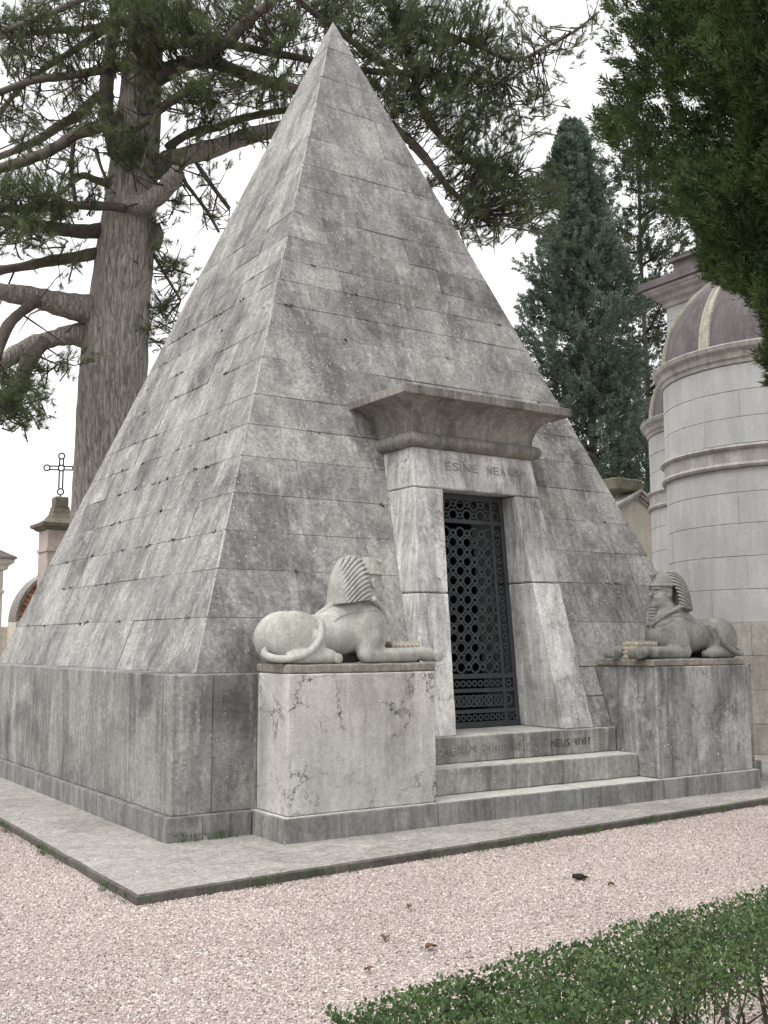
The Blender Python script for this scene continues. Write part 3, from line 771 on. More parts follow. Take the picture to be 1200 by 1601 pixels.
def beard_sdf(X, Y, Z):
    q = [np.abs(X-(.352-.10*(.5-Z)*.4))-.026, np.abs(Y)-(.024+.05*(.545-Z)), np.abs(Z-.455)-.095]
    d = np.maximum(np.maximum(q[0], q[1]), q[2])-.008
    return d-.0045*np.sin((Z-.36)*2*np.pi/.034)
def tablet_sdf(X, Y, Z):
    q = np.maximum(np.maximum(np.abs(X-.575)-.135, np.abs(Y)-.085), np.abs(Z-.085)-.080)-.004
    cx = (X/.045-np.floor(X/.045))-.5; cy = (Y/.0425-np.floor(Y/.0425))-.5; cz = (Z/.042-np.floor(Z/.042))-.5
    b = np.sqrt((cx*.045)**2+(cy*.0425)**2+(cz*.042)**2)-.021
    return smin(q, np.maximum(b, q-.012), .004)
def tail_sdf(X, Y, Z):
    pts = smooth_path([(-.74, -.03, .12), (-.80, -.10, .085), (-.775, -.19, .05), (-.66, -.245, .045), (-.53, -.262, .075), (-.43, -.265, .14), (-.375, -.25, .22), (-.355, -.215, .30)], 4)
    d = None
    for i in range(len(pts)-1):
        k = cap((X, Y, Z), pts[i], pts[i+1], .030-.006*i/len(pts), .030-.006*(i+1)/len(pts)); d = k if d is None else smin(d, k, .01)
    return d
parts = [('body', surface_net(body_sdf, (-.86, -.32, -.02), (.92, .32, .92), .0075)),
         ('headdress', surface_net(hood_sdf, (-.34, -.26, .34), (.42, .26, .95), .0055)),
         ('lappet', surface_net(lappet_sdf, (.12, -.25, .30), (.46, .25, .58), .0055)),
         ('beard', surface_net(beard_sdf, (.29, -.07, .34), (.41, .07, .58), .0055)),
         ('tablet', surface_net(tablet_sdf, (.40, -.13, -.02), (.75, .13, .21), .006)),
         ('tail', surface_net(tail_sdf, (-.86, -.32, -.01), (-.30, .04, .38), .0075))]
def sphinx(s, label, mat):
    t = thing('sphinx_statue', label, 'statue'); t.location = (s*2.06, -3.70, 1.413)
    for name, (V, Q) in parts:
        v = V.copy(); q = Q
        if s > 0: v[:, 0] *= -1; q = Q[:, ::-1]
        fast(name, v, q, M['tablet'] if name == 'tablet' else mat, t, True)
    return t
sphinx(-1, 'pale stone sphinx seen from its side and back, striped headcloth, tail curled on flank', M['sphinx_l'])
sphinx(1, 'stone sphinx, darkened for shade and dirt, with its bearded face in view, paws over the pedestal edge', M['sphinx_r'])

# ------------------------------------------------------------------ chapel on the right
chapel = thing('domed_chapel', 'light grey ashlar chapel with round apses and maroon half domes', 'chapel')
def arc_quadblock(cx, cy, r, a0, a1, z0, z1, t, mat, par, name='ashlar_block', seg=4, c=.006):
    V = []; F = []
    for k in range(seg+1):
        a = a0+(a1-a0)*k/seg; ca, sa = math.cos(a), math.sin(a)
        V += [(cx+(r-t)*ca, cy+(r-t)*sa, z0), (cx+(r-c)*ca, cy+(r-c)*sa, z0), (cx+r*ca, cy+r*sa, z0+c), (cx+r*ca, cy+r*sa, z1-c), (cx+(r-c)*ca, cy+(r-c)*sa, z1), (cx+(r-t)*ca, cy+(r-t)*sa, z1)]
    for k in range(seg):
        for e in range(5): F.append((k*6+e, (k+1)*6+e, (k+1)*6+e+1, k*6+e+1))
    F.append((0, 1, 2, 3, 4, 5)); F.append(tuple(seg*6+i for i in (5, 4, 3, 2, 1, 0)))
    return mesh(name, V, F, mat, par)
def lathe_arc(name, prof, cx, cy, a0, a1, mat, par, seg=36, smooth=False):
    V = []; F = []; n = len(prof)
    for k in range(seg+1):
        a = a0+(a1-a0)*k/seg
        for r, z in prof: V.append((cx+r*math.cos(a), cy+r*math.sin(a), z))
    for k in range(seg):
        for e in range(n-1): F.append((k*n+e, (k+1)*n+e, (k+1)*n+e+1, k*n+e+1))
    return mesh(name, V, F, mat, par, smooth)
def apse(cx, cy, r, mid, half, zbelt, zcor, detail=True):
    rnd = random.Random(int(cx*10))
    a0, a1 = mid-half, mid+half
    # base courses, ashlar up to the belt, ashlar up to the cornice
    zs = [0, .42, .9, 1.38, 1.86, 2.34, 2.82, 3.3, 3.76, zbelt]
    zs2 = list(np.linspace(zbelt+.36, zcor, 4))
    for lst in (zs, zs2):
        for i in range(len(lst)-1):
            n = 6 if detail else 4; off = rnd.uniform(-.08, .08)
            an = [a0]+[a0+(a1-a0)*(k+.5*(i % 2)+off)/n for k in range(1, n)]+[a1]
            low = lst is zs and i < 4
            for p, q in zip(an[:-1], an[1:]):
                arc_quadblock(cx, cy, r+(.05 if low else 0)+rnd.uniform(-.002, .003), p+.0012, q-.0012, lst[i]+.002, lst[i+1]-.002, .15, M['chapel_low'] if low else M['chapel'], chapel)
    lathe_arc('apse_core', [(r-.05, 0), (r-.05, zcor)], cx, cy, a0, a1, M['chapel_trim'], chapel)
    b = zbelt
    pr = [(r-.02, b), (r+.05, b+.005), (r+.07, b+.04), (r+.05, b+.075), (r+.02, b+.085), (r+.02, b+.27), (r+.05, b+.28), (r+.08, b+.31), (r+.06, b+.345), (r-.02, b+.36)]
    lathe_arc('belt_moulding', pr, cx, cy, a0, a1, M['chapel_trim'], chapel)
    c = zcor
    pr = [(r-.02, c), (r+.02, c+.01), (r+.03, c+.07), (r+.06, c+.09), (r+.08, c+.17), (r+.14, c+.22), (r+.16, c+.28), (r+.14, c+.30), (r-.1, c+.33)]
    lathe_arc('apse_cornice', pr, cx, cy, a0, a1, M['chapel_trim'], chapel)
    # half dome with ribs
    zd = c+.30; rd = r-.02; hd_ = 1.75
    pr = [(rd*math.cos(t), zd+hd_*math.sin(t)) for t in np.linspace(0, math.pi/2-.02, 14)]
    lathe_arc('half_dome', pr, cx, cy, a0, a1, M['slate'], chapel, 36, True)
    for k in range(5):
        a = a0+.35+(a1-a0-.7)*k/4
        P = [(cx+(rd+.01)*math.cos(t)*math.cos(a), cy+(rd+.01)*math.cos(t)*math.sin(a), zd+(hd_+.01)*math.sin(t)) for t in np.linspace(0, math.pi/2-.08, 14)]
        V = []; F = []
        tx, ty = -math.sin(a), math.cos(a)
        for i, p in enumerate(P):
            wd = .095*(1-.5*i/13); n = Vector((math.cos(a)*math.cos(i/13*1.5), math.sin(a)*math.cos(i/13*1.5), math.sin(i/13*1.5)))
            for s_, h_ in ((-1, -.01), (-1, .035), (-.55, .035), (-.45, .018), (.45, .018), (.55, .035), (1, .035), (1, -.01)):
                V.append((p[0]+tx*wd*s_+n.x*h_, p[1]+ty*wd*s_+n.y*h_, p[2]+n.z*h_))
        for i in range(13):
            for e in range(7): F.append((i*8+e, i*8+e+1, (i+1)*8+e+1, (i+1)*8+e))
        mesh('dome_rib', V, F, M['rib'], chapel)
AX, AY_, AR = 7.93, -.92, 1.88
apse(AX, AY_, AR, math.pi, math.pi*.56, 4.12, 5.68)
apse(10.45, 1.72, 1.88, math.pi*.62, math.pi*.5, 4.12, 5.55, False)
def chapel_body():
    X0, X1, Y0, Y1, ZT = 8.25, 12.4, -3.9, 1.72, 7.98
    rnd = random.Random(3)
    zs = np.linspace(0, ZT, 17)
    box('wall', X0+.05, X1-.05, Y0+.05, Y1-.05, 0, ZT, M['chapel_trim'], chapel, 0)
    for i in range(16):
        ys = [Y0, Y0+1.0-.5*(i % 2), Y0+2.2, AY_, Y1-1.3-.4*(i % 2), Y1]
        for a, b in zip(ys[:-1], ys[1:]):
            if abs((a+b)/2-AY_) < 1.2 and zs[i] < 5.9: continue
            q = [(b, zs[i]+.002), (a, zs[i]+.002), (a, zs[i+1]-.002), (b, zs[i+1]-.002)]
            q = [(y-.002*(1 if y == b else -1), z) for y, z in q]
            block('ashlar_block', [(X0, y, z) for y, z in q], [(X0+.2, y, z) for y, z in q], M['chapel'], chapel, .005)
        xs = [X0, X0+1.1, X0+2.2, X0+3.2, X1]
        for a, b in zip(xs[:-1], xs[1:]):
            q = [(a+.002, zs[i]+.002), (b-.002, zs[i]+.002), (b-.002, zs[i+1]-.002), (a+.002, zs[i+1]-.002)]
            block('ashlar_block', [(x, Y0, z) for x, z in q], [(x, Y0+.2, z) for x, z in q], M['chapel'], chapel, .005)
    box('wall_panel', X0+.5, X1-.3, Y1-.04, Y1+.30, 0, ZT-.02, M['chapel'], chapel, .01)
    # cornice all round, then the maroon attic roof
    prof = [(0, ZT-.24), (.04, ZT-.23), (.05, ZT-.15), (.12, ZT-.11), (.14, ZT-.04), (.24, ZT), (.26, ZT+.04), (.29, ZT+.05), (.30, ZT+.10)]
    def ring_(o_, z): return [(X0-o_, Y0-o_, z), (X1+o_, Y0-o_, z), (X1+o_, Y1+o_, z), (X0-o_, Y1+o_, z)]
    def rings(name, pr, mat):
        V = []; F = []
        for o_, z in pr: V += ring_(o_, z)
        for i in range(len(pr)-1):
            for j in range(4): k = (j+1) % 4; F.append((i*4+j, i*4+k, (i+1)*4+k, (i+1)*4+j))
        F.append(tuple(range(len(pr)*4-4, len(pr)*4)))
        return mesh(name, V, F, mat, chapel)
    rings('cornice', prof, M['chapel_trim'])
    rings('roof', [(.32, ZT+.10), (.36, ZT+.11), (.36, ZT+.24), (.30, ZT+.26), (-.12, ZT+.36), (-.12, ZT+.62), (-.05, ZT+.64), (-.05, ZT+.70), (-.2, ZT+.74)], M['slate'])
chapel_body()
# gabled tomb between pyramid and chapel
gt = thing('gabled_tomb', 'cream tomb with a moulded pediment between pyramid and chapel', 'tomb')
def gable():
    ap = far(995, 766, 24.); cx, y, za = ap[0], ap[1], ap[2]; hwid = 1.9; ze = za-1.02
    V = [(cx-hwid, y, 0), (cx+hwid, y, 0), (cx+hwid, y, ze), (cx, y, za-.12), (cx-hwid, y, ze)]
    V += [(a, b+2.2, c) for a, b, c in V]
    mesh('wall', V, [(0, 1, 2, 3, 4), (9, 8, 7, 6, 5), (0, 4, 9, 5), (1, 6, 7, 2), (4, 3, 8, 9), (3, 2, 7, 8)], M['plaster'], gt)
    for s in (-1, 1):
        for k, (off, proud, th) in enumerate(((0, .16, .07), (-.085, .11, .06), (-.16, .06, .06))):
            a = np.array([cx, za+off]); b = np.array([cx+s*(hwid+.16), ze+.05+off-.09])
            y0 = y-proud; q = [(a[0], a[1]-th), (b[0], b[1]-th), (b[0], b[1]), (a[0], a[1])]
            if s < 0: q = [q[1], q[0], q[3], q[2]]
            lo = [(q[0][0], y0, q[0][1]), (q[1][0], y0, q[1][1]), (q[1][0], y+.002*k+.3, q[1][1]), (q[0][0], y+.002*k+.3, q[0][1])]
            hi = [(q[3][0], y0, q[3][1]), (q[2][0], y0, q[2][1]), (q[2][0], y+.002*k+.3, q[2][1]), (q[3][0], y+.002*k+.3, q[3][1])]
            hexa('pediment_moulding', lo, hi, M['chapel_trim'], gt, .006)
    worn('apex_block', cx-.75, cx+.10, y-.12, y+.5, za-.06, za+.22, M['capstone'], gt, .02, .1, .03)
gable()

# ------------------------------------------------------------------ pillars and niche on the left
def pillar(name, label, cx, cy, w_, ztop, mat, kind):
    t = thing(name, label, 'pillar')
    h = w_/2
    box('shaft', cx-h, cx+h, cy-h, cy+h, 0, ztop, mat, t, .012)
    box('neck_band', cx-h-.025, cx+h+.025, cy-h-.025, cy+h+.025, ztop-.42, ztop-.36, mat, t, .006)
    def rings(nm, pr, m):
        V = []; F = []
        for o_, z in pr: V += [(cx-o_, cy-o_, z), (cx+o_, cy-o_, z), (cx+o_, cy+o_, z), (cx-o_, cy+o_, z)]
        for i in range(len(pr)-1):
            for j in range(4): k = (j+1) % 4; F.append((i*4+j, i*4+k, (i+1)*4+k, (i+1)*4+j))
        F.append(tuple(range(len(pr)*4-4, len(pr)*4))); return mesh(nm, V, F, m, t)
    if kind == 'cross':
        rings('cap', [(h-.01, ztop-.01), (h+.04, ztop), (h+.09, ztop+.05), (h+.13, ztop+.06), (h+.14, ztop+.12), (h+.05, ztop+.15), (h-.06, ztop+.22), (h-.13, ztop+.32), (h-.155, ztop+.42), (h-.155, ztop+.46)], M['capstone'])
        rings('cross_block', [(.105, ztop+.45), (.125, ztop+.47), (.125, ztop+.63), (.105, ztop+.66)], M['capstone'])
    else:
        rings('cap', [(h-.01, ztop-.01), (h+.06, ztop+.02), (h+.07, ztop+.08), (h+.14, ztop+.13), (h+.16, ztop+.2)], mat)
        rings('cap_roof', [(h+.17, ztop+.202), (h+.19, ztop+.21), (h+.18, ztop+.25), (.03, ztop+.55)], M['slate'])
    return t
D1 = 20.; nc = far(72, 900, D1); p1 = (nc[0]+.3, nc[1]+.3); z1 = far(84, 826, D1)[2]
pillar('gate_pillar', 'stone pillar with a mossy moulded cap carrying the iron cross', p1[0], p1[1], .6, z1, M['pinkstone'], 'cross')
def iron_cross():
    t = thing('iron_cross', 'openwork black iron cross with ringed ends on pillar cap', 'cross')
    zb_ = z1+.66; H = far(98, 698, D1)[2]-zb_
    c = Vector((p1[0], p1[1], zb_)); up = Vector((0, 0, 1)); sd_ = Vector((math.cos(.45), -math.sin(.45), 0))
    zc = H*.66; arm = .27; g_ = .035; r = .015
    def rod(a, b): tube('rod', [c+sd_*a[0]+up*a[1], c+sd_*(a[0]*.5+b[0]*.5)+up*(a[1]*.5+b[1]*.5), c+sd_*b[0]+up*b[1]], r, M['iron_cross'], t, 6)
    def ringo(x, z, rr):
        a = np.linspace(0, 2*np.pi, 19); tube('ring', [c+sd_*(x+rr*math.cos(k))+up*(z+rr*math.sin(k)) for k in a], r, M['iron_cross'], t, 6)
    rod((0, 0), (0, .05))
    for s in (-1, 1):
        rod((s*g_, .17), (s*g_, zc-.05)); rod((s*g_, zc+.05), (s*g_, H-.11))
        for q in (-1, 1): rod((q*.05, zc+s*g_), (q*(arm-.06), zc+s*g_))
    ringo(0, zc, .055); ringo(0, .105, .058); ringo(0, H-.058, .056); ringo(arm, zc, .056); ringo(-arm, zc, .056)
iron_cross()
c2 = far(5, 900, 19.5)
pillar('roofed_pillar', 'cream pillar with a small slate-roofed cap beside the brick niche', c2[0]-.4, c2[1]+.4, .8, far(12, 892, 19.5)[2], M['plaster'], 'roof')
wl = far(-60, 1000, 22.5); wr = far(60, 1000, 22.5)
o = box('boundary_wall', wl[0]-8, wr[0]+3, wl[1]+.3, wl[1]+.6, 0, 1.95, M['plaster'], None, .02); tag(o, 'low cream plastered boundary wall behind the brick niche', 'wall')
niche = thing('vaulted_niche', 'grey barrel-roofed niche tomb with a worn brick arch', 'tomb')
def niche_build():
    fp = far(27, 972, 21.2); r = 1.05; cx, cy, zs = fp[0]+r, fp[1], fp[2]; dep = .5
    def arch(name, r0, r1, y0, y1, mat, seg=24):
        V = []; F = []
        for k in range(seg+1):
            a = math.pi-math.pi*k/seg
            for rr, yy in ((r1, y0), (r1, y1), (r0, y1), (r0, y0)): V.append((cx+rr*math.cos(a), yy, zs+rr*math.sin(a)))
        for k in range(seg):
            for e in range(4): f = (e+1) % 4; F.append((k*4+e, (k+1)*4+e, (k+1)*4+f, k*4+f))
        return mesh(name, V, F, mat, niche)
    arch('barrel_roof', r, r+.06, cy-.06, cy+dep, M['cornice'])
    n = 30
    for k in range(n):
        a0 = math.pi-math.pi*(k+.06)/n; a1 = math.pi-math.pi*(k+.94)/n; r0, r1 = r-.30-.05*(k % 3 == 0), r-.01
        O = [(cx+rr*math.cos(a), cy-.02*(k % 2), zs+rr*math.sin(a)) for rr, a in ((r0, a0), (r0, a1), (r1, a1), (r1, a0))]
        I = [(x, cy+.3, z) for x, _, z in O]; block('brick', O, I, M['brick'], niche, .006)
    V = [(cx-r, cy+.5, zs)]+[(cx+r*math.cos(math.pi-math.pi*k/16), cy+.5, zs+r*math.sin(math.pi*k/16)) for k in range(17)]
    mesh('back_wall', V[1:], [tuple(range(17))], M['brick'], niche)
    rows = int(.9/.07)
    for i in range(10):       # brick infill courses
        z = zs+.01+i*.085; half = math.sqrt(max(.01, (r-.33)**2-(z-zs+.05)**2))
        m = 5
        for k in range(m):
            xa = cx-half+2*half*(k+.5*(i % 2))/m-.0; xb = min(xa+2*half/m-.012, cx+half)
            if xb-xa < .04: continue
            q = [(xa, z), (xb, z), (xb, z+.07), (xa, z+.07)]
            block('brick', [(x, cy+.06+.02*((i*7+k*3) % 4)/4, zz) for x, zz in q], [(x, cy+.5, zz) for x, zz in q], M['brick'], niche, .005)
    box('wall', cx-r-.06, cx+r+.06, cy-.1, cy+dep, 0, zs-.005, M['plaster'], niche, .01)
niche_build()

# ------------------------------------------------------------------ vegetation kit
def rot_to(D):
    """rotation matrices taking +z to directions D, random roll"""
    D = D/np.linalg.norm(D, axis=1)[:, None]; n = len(D)
    r = rng.normal(size=(n, 3)); X = np.cross(D, r); X /= np.linalg.norm(X, axis=1)[:, None]; Y = np.cross(D, X)
    return np.stack([X, Y, D], 2)
def scatter(tmpl, P, Rm, S):
    """tmpl (k,3,3) triangles -> merged vertices / faces"""
    k = len(tmpl); T = tmpl.reshape(-1, 3)
    V = np.einsum('nij,kj->nki', Rm, T)*S[:, None, None]+P[:, None, :]
    V = V.reshape(-1, 3); return V, np.arange(len(V)).reshape(-1, 3)
def needles(n, L, wd, lo, hi, seed):
    r = np.random.default_rng(seed); t = []
    for i in range(n):
        th = r.uniform(lo, hi); ph = r.uniform(0, 2*np.pi); d = np.array([np.sin(th)*np.cos(ph), np.sin(th)*np.sin(ph), np.cos(th)])
        s = np.cross(d, r.normal(size=3)); s /= np.linalg.norm(s); b = np.array([0, 0, r.uniform(-.06, .06)])
        l = L*r.uniform(.7, 1.1); t.append([b-s*wd/2, b+s*wd/2, b+d*l])
    return np.array(t)
def spray(n, L, wd, seed, flat=.35):
    """feathery conifer spray: leaflets along a forking axis"""
    r = np.random.default_rng(seed); t = []
    for i in range(n):
        u = r.random(); side = r.choice((-1, 1)); z = u*L*.75
        sp = (1-u*.7)*L*.5; a = np.array([side*r.uniform(0, .5)*sp, r.normal()*flat*.3*sp, z])
        d = np.array([side*r.uniform(.2, .9), r.normal()*flat, r.uniform(.5, 1.1)]); d /= np.linalg.norm(d)
        s = np.cross(d, r.normal(size=3)); s /= np.linalg.norm(s); l = L*r.uniform(.2, .36)
        t.append([a-s*wd/2, a+s*wd/2, a+d*l])
    return np.array(t)
def limb(pts, rad, mat, parent, name='branch', sides=10, wob=.03, n=8):
    """pts: (u, v, depth); rad: radius in photo pixels"""
    P = np.array([far(*p) for p in pts]); rr = np.array([r_*p[2]/FPX for r_, p in zip(rad, pts)])
    Q = smooth_path(P, n); q = np.interp(np.linspace(0, 1, len(Q)), np.linspace(0, 1, len(rr)), rr)
    for i in range(1, len(Q)):
        Q[i] += np.array(mnoise.noise_vector(Vector(Q[i])*1.6))*wob
    q = q*np.array([1+.2*mnoise.noise(Vector(p)*3)+.16*mnoise.noise(Vector(p)*9) for p in Q])
    tube(name, Q, q, mat, parent, sides); return Q

# ------------------------------------------------------------------ the big pine
pine = thing('pine_tree', 'big old pine with furrowed trunk rising behind the pyramid', 'tree')
PD = 17.5
def pine_trunk():
    pts = [(160, 1050), (166, 860), (172, 700), (180, 560), (190, 450), (200, 345), (211, 240), (221, 130), (229, 30), (233, -70), (236, -200)]
    rad = [66, 56, 51, 50, 46, 41, 35.5, 30, 24, 19, 12]
    P = smooth_path([far(u, v, PD) for u, v in pts], 14); rr = np.interp(np.linspace(0, 1, len(P)), np.linspace(0, 1, len(rad)), rad)*PD/FPX
    sides = 72; V, F = tube_geo(P, rr, sides)
    for i in range(len(V)):
        c = P[min(i//sides, len(P)-1)]; d = V[i]-c; a = (i % sides)/sides*2*np.pi
        z = V[i][2]
        k = mnoise.noise(Vector((math.cos(a)*5.5, math.sin(a)*5.5, z*.9)))*.05+abs(mnoise.noise(Vector((math.cos(a)*11, math.sin(a)*11, z*1.7))))*.07+mnoise.noise(Vector((math.cos(a)*1.5, math.sin(a)*1.5, z*.5)))*.06
        V[i] = c+d*(1+k)
    return mesh('trunk', V, F, M['bark'], pine, True)
pine_trunk()
LB = []     # skeleton samples the foliage hangs on
def pl(pts, rad, d0, d1=None, mt='limb', **kw):
    n = len(pts); dd = d0 if d1 is None else [d0+(d1-d0)*i/(n-1) for i in range(n)]
    Q = limb([(u, v, d) for (u, v), d in zip(pts, dd)], rad, M[mt], pine, **kw); LB.append(Q); return Q
pl([(196, 520), (160, 495), (128, 483), (60, 467), (0, 455), (-70, 440)], [20, 31, 22, 17.5, 15, 13], [17.9, 17.62, 17.2, 16.7, 16.2, 15.5], None, 'bark')
pl([(190, 550), (150, 532), (115, 524), (56, 537), (0, 567), (-60, 590)], [18, 26, 17, 14.5, 13, 11], [17.9, 17.65, 17.3, 17, 16.5, 16], None, 'bark')
pl([(70, 532), (47, 558), (30, 590), (0, 632), (-30, 660)], [10, 12, 11, 9, 7], 16.6, 16)
pl([(60, 470), (32, 490), (9, 518), (-5, 560)], [9, 8, 8, 6], 16.4, 15.8)
pl([(195, 388), (140, 398), (70, 410), (0, 424), (-50, 430)], [12, 11, 8, 7.5, 6], 17.8, 16.2)
pl([(198, 348), (140, 360), (60, 352), (0, 346), (-50, 340)], [12, 12, 9.5, 9, 7], 17.8, 15.8)
pl([(190, 326), (225, 318), (255, 298), (276, 270)], [12, 16, 15, 13], 17.3, 16.5, 'bark')
pl([(195, 326), (140, 322), (75, 326), (0, 324), (-40, 326)], [8, 7, 6.5, 6, 5], 17.0, 15.6)
pl([(180, 290), (150, 282), (126, 276), (93, 304)], [8, 6, 5.5, 3], 17.3, 16.8)
pl([(190, 190), (160, 196), (117, 211), (70, 240), (0, 263), (-40, 275)], [12, 10, 9, 9, 8, 6], 17.3, 15.8)
pl([(172, 150), (150, 152), (117, 182), (80, 205), (47, 225), (0, 245), (-30, 255)], [8, 7, 8, 7, 6.5, 6, 5], 17.6, 18.6)
pl([(215, 96), (170, 108), (117, 117), (47, 128), (0, 146), (-30, 155)], [9, 7, 6, 6, 5.5, 4], 17.4, 16)
pl([(225, 40), (180, 36), (131, 47), (60, 50), (0, 58)], [8, 6, 5.5, 5, 4.5], 17.5, 18.5)
pl([(190, 28), (163, 47), (120, 76), (84, 98), (37, 131), (0, 178), (-20, 205)], [7, 6, 5, 4.5, 4.5, 4, 3], 17.5, 18.8)
pl([(160, -25), (126, 0), (85, 18), (47, 33), (0, 51)], [6, 5, 5, 5, 4], 17.5, 16.5)
pl([(182, 232), (168, 190), (166, 140), (172, 90), (178, 30), (178, -60)], [12, 12, 11, 10, 8, 6], 17.3, 17.9)
pl([(235, 268), (262, 258), (303, 240), (373, 218), (425, 205), (520, 196), (620, 210)], [18, 20, 15, 13, 12, 10, 7], 17.5, 18.4, 'bark')
pl([(262, 232), (299, 206), (340, 200), (373, 186), (439, 175), (530, 160)], [7, 7, 6, 6, 5.5, 4], 17.6, 18.8)
pl([(235, 118), (271, 103), (327, 98), (397, 121), (462, 140), (560, 165), (640, 220), (700, 290), (745, 335)], [14, 11, 10, 9, 9, 8, 7, 5, 3], 17.4, 18.6)
pl([(235, 75), (266, 70), (320, 66), (373, 72), (430, 84), (485, 93), (600, 112), (700, 120), (790, 130)], [8, 7, 6, 6, 5.5, 5, 5, 4, 2.5], 17.6, 18.8)
pl([(245, 125), (285, 104), (327, 84), (383, 37), (425, 0), (470, -45)], [12, 10, 9, 9, 8, 6], 17.2, 16.6)
pl([(190, 212), (225, 192), (261, 163), (300, 140), (335, 115)], [8, 7, 7, 6, 4], 16.9, 16.6)
pl([(275, 250), (290, 285), (303, 303), (325, 335), (341, 364)], [4, 3.5, 3, 3, 2], 17.6, 17.6)
pl([(300, 246), (330, 288), (359, 327)], [4, 3.5, 3.2], 17.8, 18)
pl([(236, 392), (258, 428), (282, 470)], [3, 2.4, 2], 17.6, 17.8)
pl([(440, -20), (545, 62), (615, 107), (653, 153), (690, 215)], [6, 5, 5, 5, 3], 18.2, 18.8)
pl([(560, -30), (640, 30), (720, 60), (807, 92), (860, 70), (902, 46), (937, 19)], [6, 5, 4.5, 3.5, 2.6, 2.2, 1.4], 18.6, 18.9)
pl([(600, -20), (640, 90), (665, 180), (720, 240), (800, 280)], [8, 7, 6, 5, 3], 18.8, 19.4)
pl([(640, 226), (668, 258), (694, 286), (700, 300)], [4, 4, 3.4, 2], 18.5, 18.5)
pl([(115, 215), (112, 270), (118, 330)], [4, 3.5, 3], 17, 17)
pl([(150, 235), (158, 265), (168, 285)], [4, 3, 2], 17.4, 17.2)
pl([(243, 352), (247, 370), (244, 390)], [7, 9, 6], 17.3, 17.3)
for k in range(26):       # fine dead twigs
    Q = LB[rng.integers(0, len(LB)-6)]; p = Q[rng.integers(len(Q)//3, len(Q))]; d = rng.normal(size=3); d[2] = d[2]*.6-.3; d /= np.linalg.norm(d)
    L = rng.uniform(.5, 1.3); a = p+d*L*.5+rng.normal(size=3)*.06
    tube('twig', [p, a, p+d*L], [.018, .012, .004], M['twig'], pine, 5)
# foliage: (u, v, ru, rv, tufts, depth)
FOL = [(600, 30, 90, 50, 300, 18.6), (690, 30, 80, 50, 300, 18.8), (650, 100, 95, 55, 360, 18.8), (740, 90, 75, 60, 270, 18.9), (800, 60, 55, 50, 120, 19), (700, 170, 85, 50, 300, 18.8),
       (790, 150, 65, 60, 200, 19), (640, 170, 50, 50, 130, 18.6), (760, 225, 55, 30, 90, 19), (735, 268, 55, 28, 170, 18.7), (785, 285, 60, 35, 260, 18.9), (820, 325, 40, 40, 140, 19), (745, 315, 45, 40, 150, 18.7), (775, 355, 45, 25, 60, 18.8), (720, 345, 25, 30, 35, 18.7),
       (850, 90, 40, 40, 40, 19), (890, 60, 40, 30, 22, 18.9), (925, 25, 20, 22, 14, 18.9), (835, 165, 35, 45, 45, 19), (850, 300, 20, 35, 36, 19), (560, 90, 45, 40, 70, 18.6), (590, 140, 40, 35, 60, 18.6),
       (490, 20, 60, 40, 150, 18.4), (410, 30, 60, 45, 150, 17.6), (330, 25, 70, 40, 230, 17.2), (250, 20, 60, 40, 260, 16.9), (300, 60, 50, 30, 120, 17), (380, 90, 60, 40, 90, 17.6), (450, 90, 50, 45, 90, 18.2),
       (330, 140, 60, 25, 110, 17), (400, 150, 50, 30, 70, 17.5), (370, 190, 60, 28, 60, 17.6), (300, 180, 50, 30, 70, 17), (180, 20, 60, 40, 150, 17), (100, 25, 60, 40, 110, 17.2), (30, 25, 50, 40, 110, 17),
       (60, 85, 60, 30, 80, 17.4), (130, 90, 50, 30, 90, 17), (200, 70, 35, 40, 110, 16.8), (20, 110, 40, 40, 50, 17), (90, 150, 60, 30, 60, 17.2), (30, 180, 40, 30, 40, 17), (140, 160, 40, 30, 50, 17),
       (180, 185, 30, 25, 60, 16.8), (200, 225, 30, 28, 60, 16.7), (230, 150, 30, 30, 50, 16.7), (40, 225, 50, 30, 55, 16.6), (110, 235, 40, 35, 40, 17), (20, 300, 40, 35, 110, 15.8), (75, 320, 40, 35, 120, 15.9), (55, 365, 50, 28, 80, 16), (15, 350, 30, 30, 70, 15.8),
       (130, 305, 35, 30, 35, 16.4), (110, 415, 30, 20, 30, 16.6), (265, 330, 25, 35, 40, 17.6), (255, 395, 22, 40, 45, 17.7), (285, 440, 20, 35, 40, 17.8), (245, 500, 20, 45, 90, 17.9), (330, 330, 20, 30, 18, 17.7), (310, 290, 30, 30, 22, 17.7),
       (30, 630, 50, 38, 190, 16.2), (60, 590, 30, 25, 30, 16.2), (90, 555, 35, 22, 30, 16.5), (15, 600, 30, 30, 50, 16.2), (450, 150, 30, 30, 50, 18.3), (520, 5, 40, 25, 70, 18.6), (225, 250, 25, 25, 50, 16.9), (280, 240, 30, 20, 30, 17.2)]
